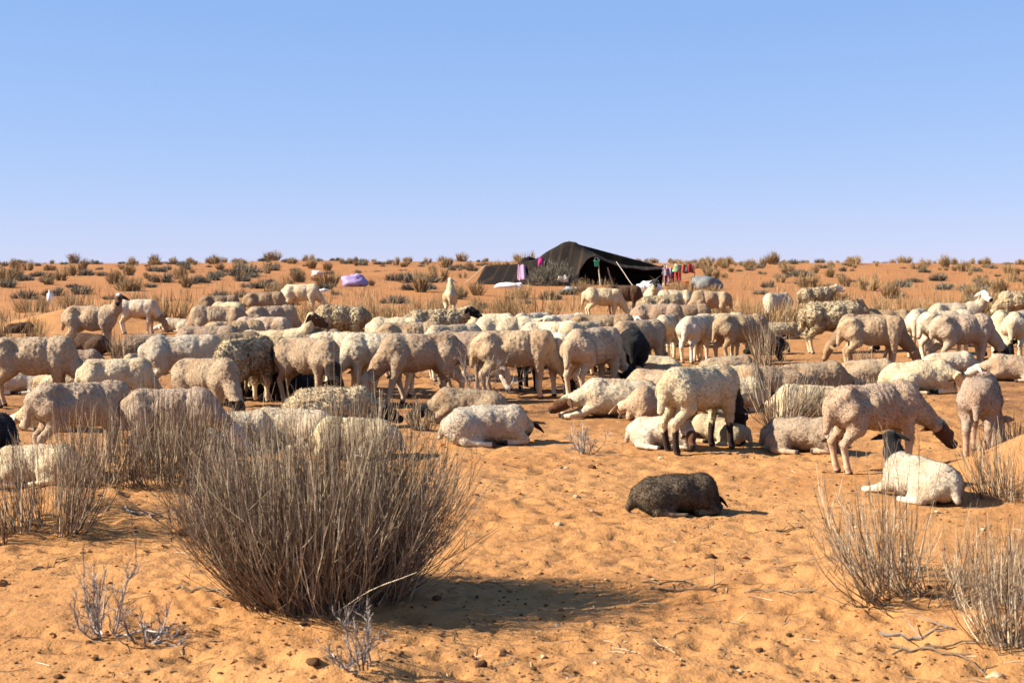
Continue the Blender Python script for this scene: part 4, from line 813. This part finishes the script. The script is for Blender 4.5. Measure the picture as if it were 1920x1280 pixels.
# heap of brushwood in front of the tent
def brush_heap():
    rng = np.random.default_rng(77); n = 1500; az = rng.random(n) * 6.28; rad = np.sqrt(rng.random(n)); st = np.stack([1.25 * rad * np.cos(az), .8 * rad * np.sin(az), .95 * (1 - rad ** 2) * rng.random(n)], 1)
    P, _, _ = grow(st, rng.random(n) * 6.28, rng.uniform(.2, 1.5, n), rng.uniform(.3, .8, n), .3, 5, rng, .12); P[..., 2] = np.maximum(P[..., 2], 0)
    v, f, own = tubes(P, np.full((n, 5), .011) * np.linspace(1, .5, 5), 3, rng); d = 74.3; x = (1036 - CX) / F_PX * d
    tag(link("brushwood_heap", mesh_from("brushwood_heap", v, f, M_SHRUB, False, {"tone": rng.random(n)[own]}), None, (x, d, hz(x, d))), "heap of tangled brushwood piled in front of the tent", "brushwood")
    d2 = 73.7
    for k, (px, w) in enumerate(((1052, .42), (1060, .34))):
        blob("cream_sack", plain("cream_sack", (.72, .62, .48), .8, .1, 6), px, 540, (w, .3, .45), ("larger cream sack" if k == 0 else "smaller cream sack") + " tucked into the brushwood heap", "sack", 30 + k, .3, 0, .2, dist=d2)
brush_heap()

# ------------------------------------------------------------------ litter on the sand
def stone_mesh(seed, sub=1):
    import bmesh
    bm = bmesh.new(); bmesh.ops.create_icosphere(bm, subdivisions=sub, radius=1); v = np.array([q.co[:] for q in bm.verts]); f = np.array([[q.index for q in p.verts] for p in bm.faces]); bm.free()
    rng = np.random.default_rng(seed); v = v * (1 + .6 * vn3(v * 1.9 + seed * 3.3, seed))[:, None] * np.array([1, .75 + .3 * rng.random(), .35 + .3 * rng.random()]); return v, f
def scatter_bits(name, mat, n, size, label, seed, dmin=4.2, dmax=24, power=.55, bias=None):
    rng = np.random.default_rng(seed); y = dmin + (dmax - dmin) * rng.random(n) ** (1 / power) ; x = rng.uniform(-.44, .44, n) * (y + 1.5); keep = vn2(x * .8, y * .8, seed) + .6 * rng.random(n) > .05; x, y = x[keep], y[keep]; n = len(x)
    z = height(x, y, True); st = [stone_mesh(seed + k, 1) for k in range(4)]; parts = []
    sz = size * np.exp(rng.normal(0, .45, n)); rot = rng.random(n) * 6.28
    for k in range(4):
        idx = np.arange(n)[np.arange(n) % 4 == k]; v, f = st[k]; c, s = np.cos(rot[idx]), np.sin(rot[idx])
        V = np.stack([v[None, :, 0] * c[:, None] - v[None, :, 1] * s[:, None], v[None, :, 0] * s[:, None] + v[None, :, 1] * c[:, None], np.repeat(v[None, :, 2], len(idx), 0)], -1) * sz[idx][:, None, None] + np.stack([x[idx], y[idx], z[idx] + sz[idx] * .2], 1)[:, None, :]
        parts.append((V.reshape(-1, 3), (f[None] + (np.arange(len(idx)) * len(v))[:, None, None]).reshape(-1, 3), np.zeros(len(idx) * len(v))))
    v, f, _ = merge(parts); tag(link(name, mesh_from(name, v, f, mat, False)), label, None, None, "stuff")
M_DUNG = plain("dung", (.085, .042, .020), .95, .05, 40); M_CLOD = plain("sand_clod", (.30, .135, .048), .95, .05, 30); M_PEB = plain("pebble", (.40, .27, .15), .8, .2, 20)
scatter_bits("dung_pellets", M_DUNG, 9000, .0060, "dark sheep droppings scattered over the trampled sand", 501)
scatter_bits("sand_clods", M_CLOD, 6000, .0075, "small clods of crusted orange sand", 502)
scatter_bits("pebbles", M_PEB, 450, .008, "pale pebbles scattered over the sand", 503)
def straw_litter():
    rng = np.random.default_rng(9); n = 1500; y = 4.2 + 16 * rng.random(n) ** 1.7; x = rng.uniform(-.44, .44, n) * (y + 1); z = height(x, y, True) + .004
    a = rng.random(n) * 6.28; L = rng.uniform(.03, .16, n); t = np.linspace(-.5, .5, 4); P = np.zeros((n, 4, 3)); bend = rng.normal(0, .15, n)
    P[..., 0] = x[:, None] + np.cos(a)[:, None] * L[:, None] * t - np.sin(a)[:, None] * (bend * L)[:, None] * t ** 2 * 4; P[..., 1] = y[:, None] + np.sin(a)[:, None] * L[:, None] * t + np.cos(a)[:, None] * (bend * L)[:, None] * t ** 2 * 4
    P[..., 2] = height(P[..., 0].ravel(), P[..., 1].ravel(), True).reshape(n, 4) + .005
    v, f, own = tubes(P, np.full((n, 4), .0016), 3, rng); tag(link("straw_litter", mesh_from("straw_litter", v, f, M_STRAW, False, {"tone": rng.random(n)[own]})), "broken straw and twig bits littering the sand", None, None, "stuff")
straw_litter()
def stick(px0, py0, px1, py1, r, label, seed, mat=None):
    rng = np.random.default_rng(seed); a = ground_at(px0, py0); b = ground_at(px1, py1); k = 12; t = np.linspace(0, 1, k); w = np.cumsum(rng.normal(0, .012, k)); w -= w[0] + (w[-1] - w[0]) * t
    dx, dy = b[0] - a[0], b[1] - a[1]; l = math.hypot(dx, dy); X = a[0] + dx * t - dy / l * w; Y = a[1] + dy * t + dx / l * w; Z = height(X, Y, True) + r * .9 + np.abs(rng.normal(0, .004, k)); ox, oy, oz = X[0], Y[0], Z[0]
    parts = []; P = np.stack([X - ox, Y - oy, Z - oz], 1)[None]; v, f, own = tubes(P, r * np.linspace(1, .45, k)[None], 5, rng); parts.append((v, f, np.full(len(v), .3)))
    for q in range(3):
        j = rng.integers(3, k - 1); d = rng.normal(0, .06, 3); d[2] = abs(d[2]) * .5; P2 = np.stack([P[0, j] + d * s for s in np.linspace(0, 1.3, 4)])[None]; v, f, own = tubes(P2, r * .5 * np.linspace(1, .4, 4)[None], 4, rng); parts.append((v, f, np.full(len(v), .4)))
    v, f, tn = merge(parts); tag(link("stick", mesh_from("stick", v, f, mat or M_STRAW, False, {"tone": tn}), None, (ox, oy, oz)), label, "stick")
stick(1436, 994, 1502, 992, .006, "crooked dark stick on open sand near the grey lamb", 1)
stick(1205, 1090, 1330, 1091, .006, "straight dark twig at the tip of the big bush's shadow", 2)
stick(1220, 1106, 1365, 1097, .006, "forked twig lying just below the straight dark twig", 3)
stick(1396, 1106, 1530, 1113, .006, "long thin twig pointing at the bowed broom bush", 4)
stick(236, 948, 310, 972, .010, "thick pale stick in the shadow between the left bushes", 5, M_GREY)
stick(1670, 1200, 1850, 1256, .007, "long fallen twig crossing the sand by the dense-based clump", 6)
stick(1672, 1217, 1880, 1206, .006, "dark fallen branch crossing the long fallen twig", 7)
stick(1650, 1188, 1790, 1178, .006, "bleached grass stem lying in front of the fallen twigs", 8, M_GREY)
stick(330, 1105, 440, 1120, .008, "dry stem lying at the foot of the big dense bush", 9)
stick(60, 1068, 130, 1050, .005, "thin dark twig on the sand below the sparse bush", 10)
for k, (px, py, s, m, lab) in enumerate([(1866, 1262, .030, M_PEB, "pale stone beside the dense-based broom clump"), (1333, 1046, .028, M_DUNG, "dark lump of dung between the bush shadow and bowed bush"), (588, 1243, .030, M_DUNG, "dark clod beside the low sand hump"),
    (1048, 986, .026, M_PEB, "flat pale stone on the open sand left of the grey lamb"), (1110, 878, .028, M_DUNG, "dark clod just below the small bleached shrub"), (1062, 880, .022, M_PEB, "small pale stone near the bleached shrub"), (160, 1132, .030, M_CLOD, "brown clod behind the thorny shrub"),
    (340, 1000, .045, M_CLOD, "brown rounded clod beside the big bush stems"), (902, 1250, .024, M_DUNG, "dark clod alone on the sand below the big bush shadow"), (1240, 860, .024, M_PEB, "flat pale stone in front of the dark-legged sheep")]):
    v, f = stone_mesh(700 + k, 2); x, y, z = ground_at(px, py); tag(link("stone" if m is M_PEB else "clod", mesh_from("stone", v * s, f, m, True), None, (x, y, hz(x, y, True) + s * .2), k * 1.3), lab, "stone" if m is M_PEB else "clod")
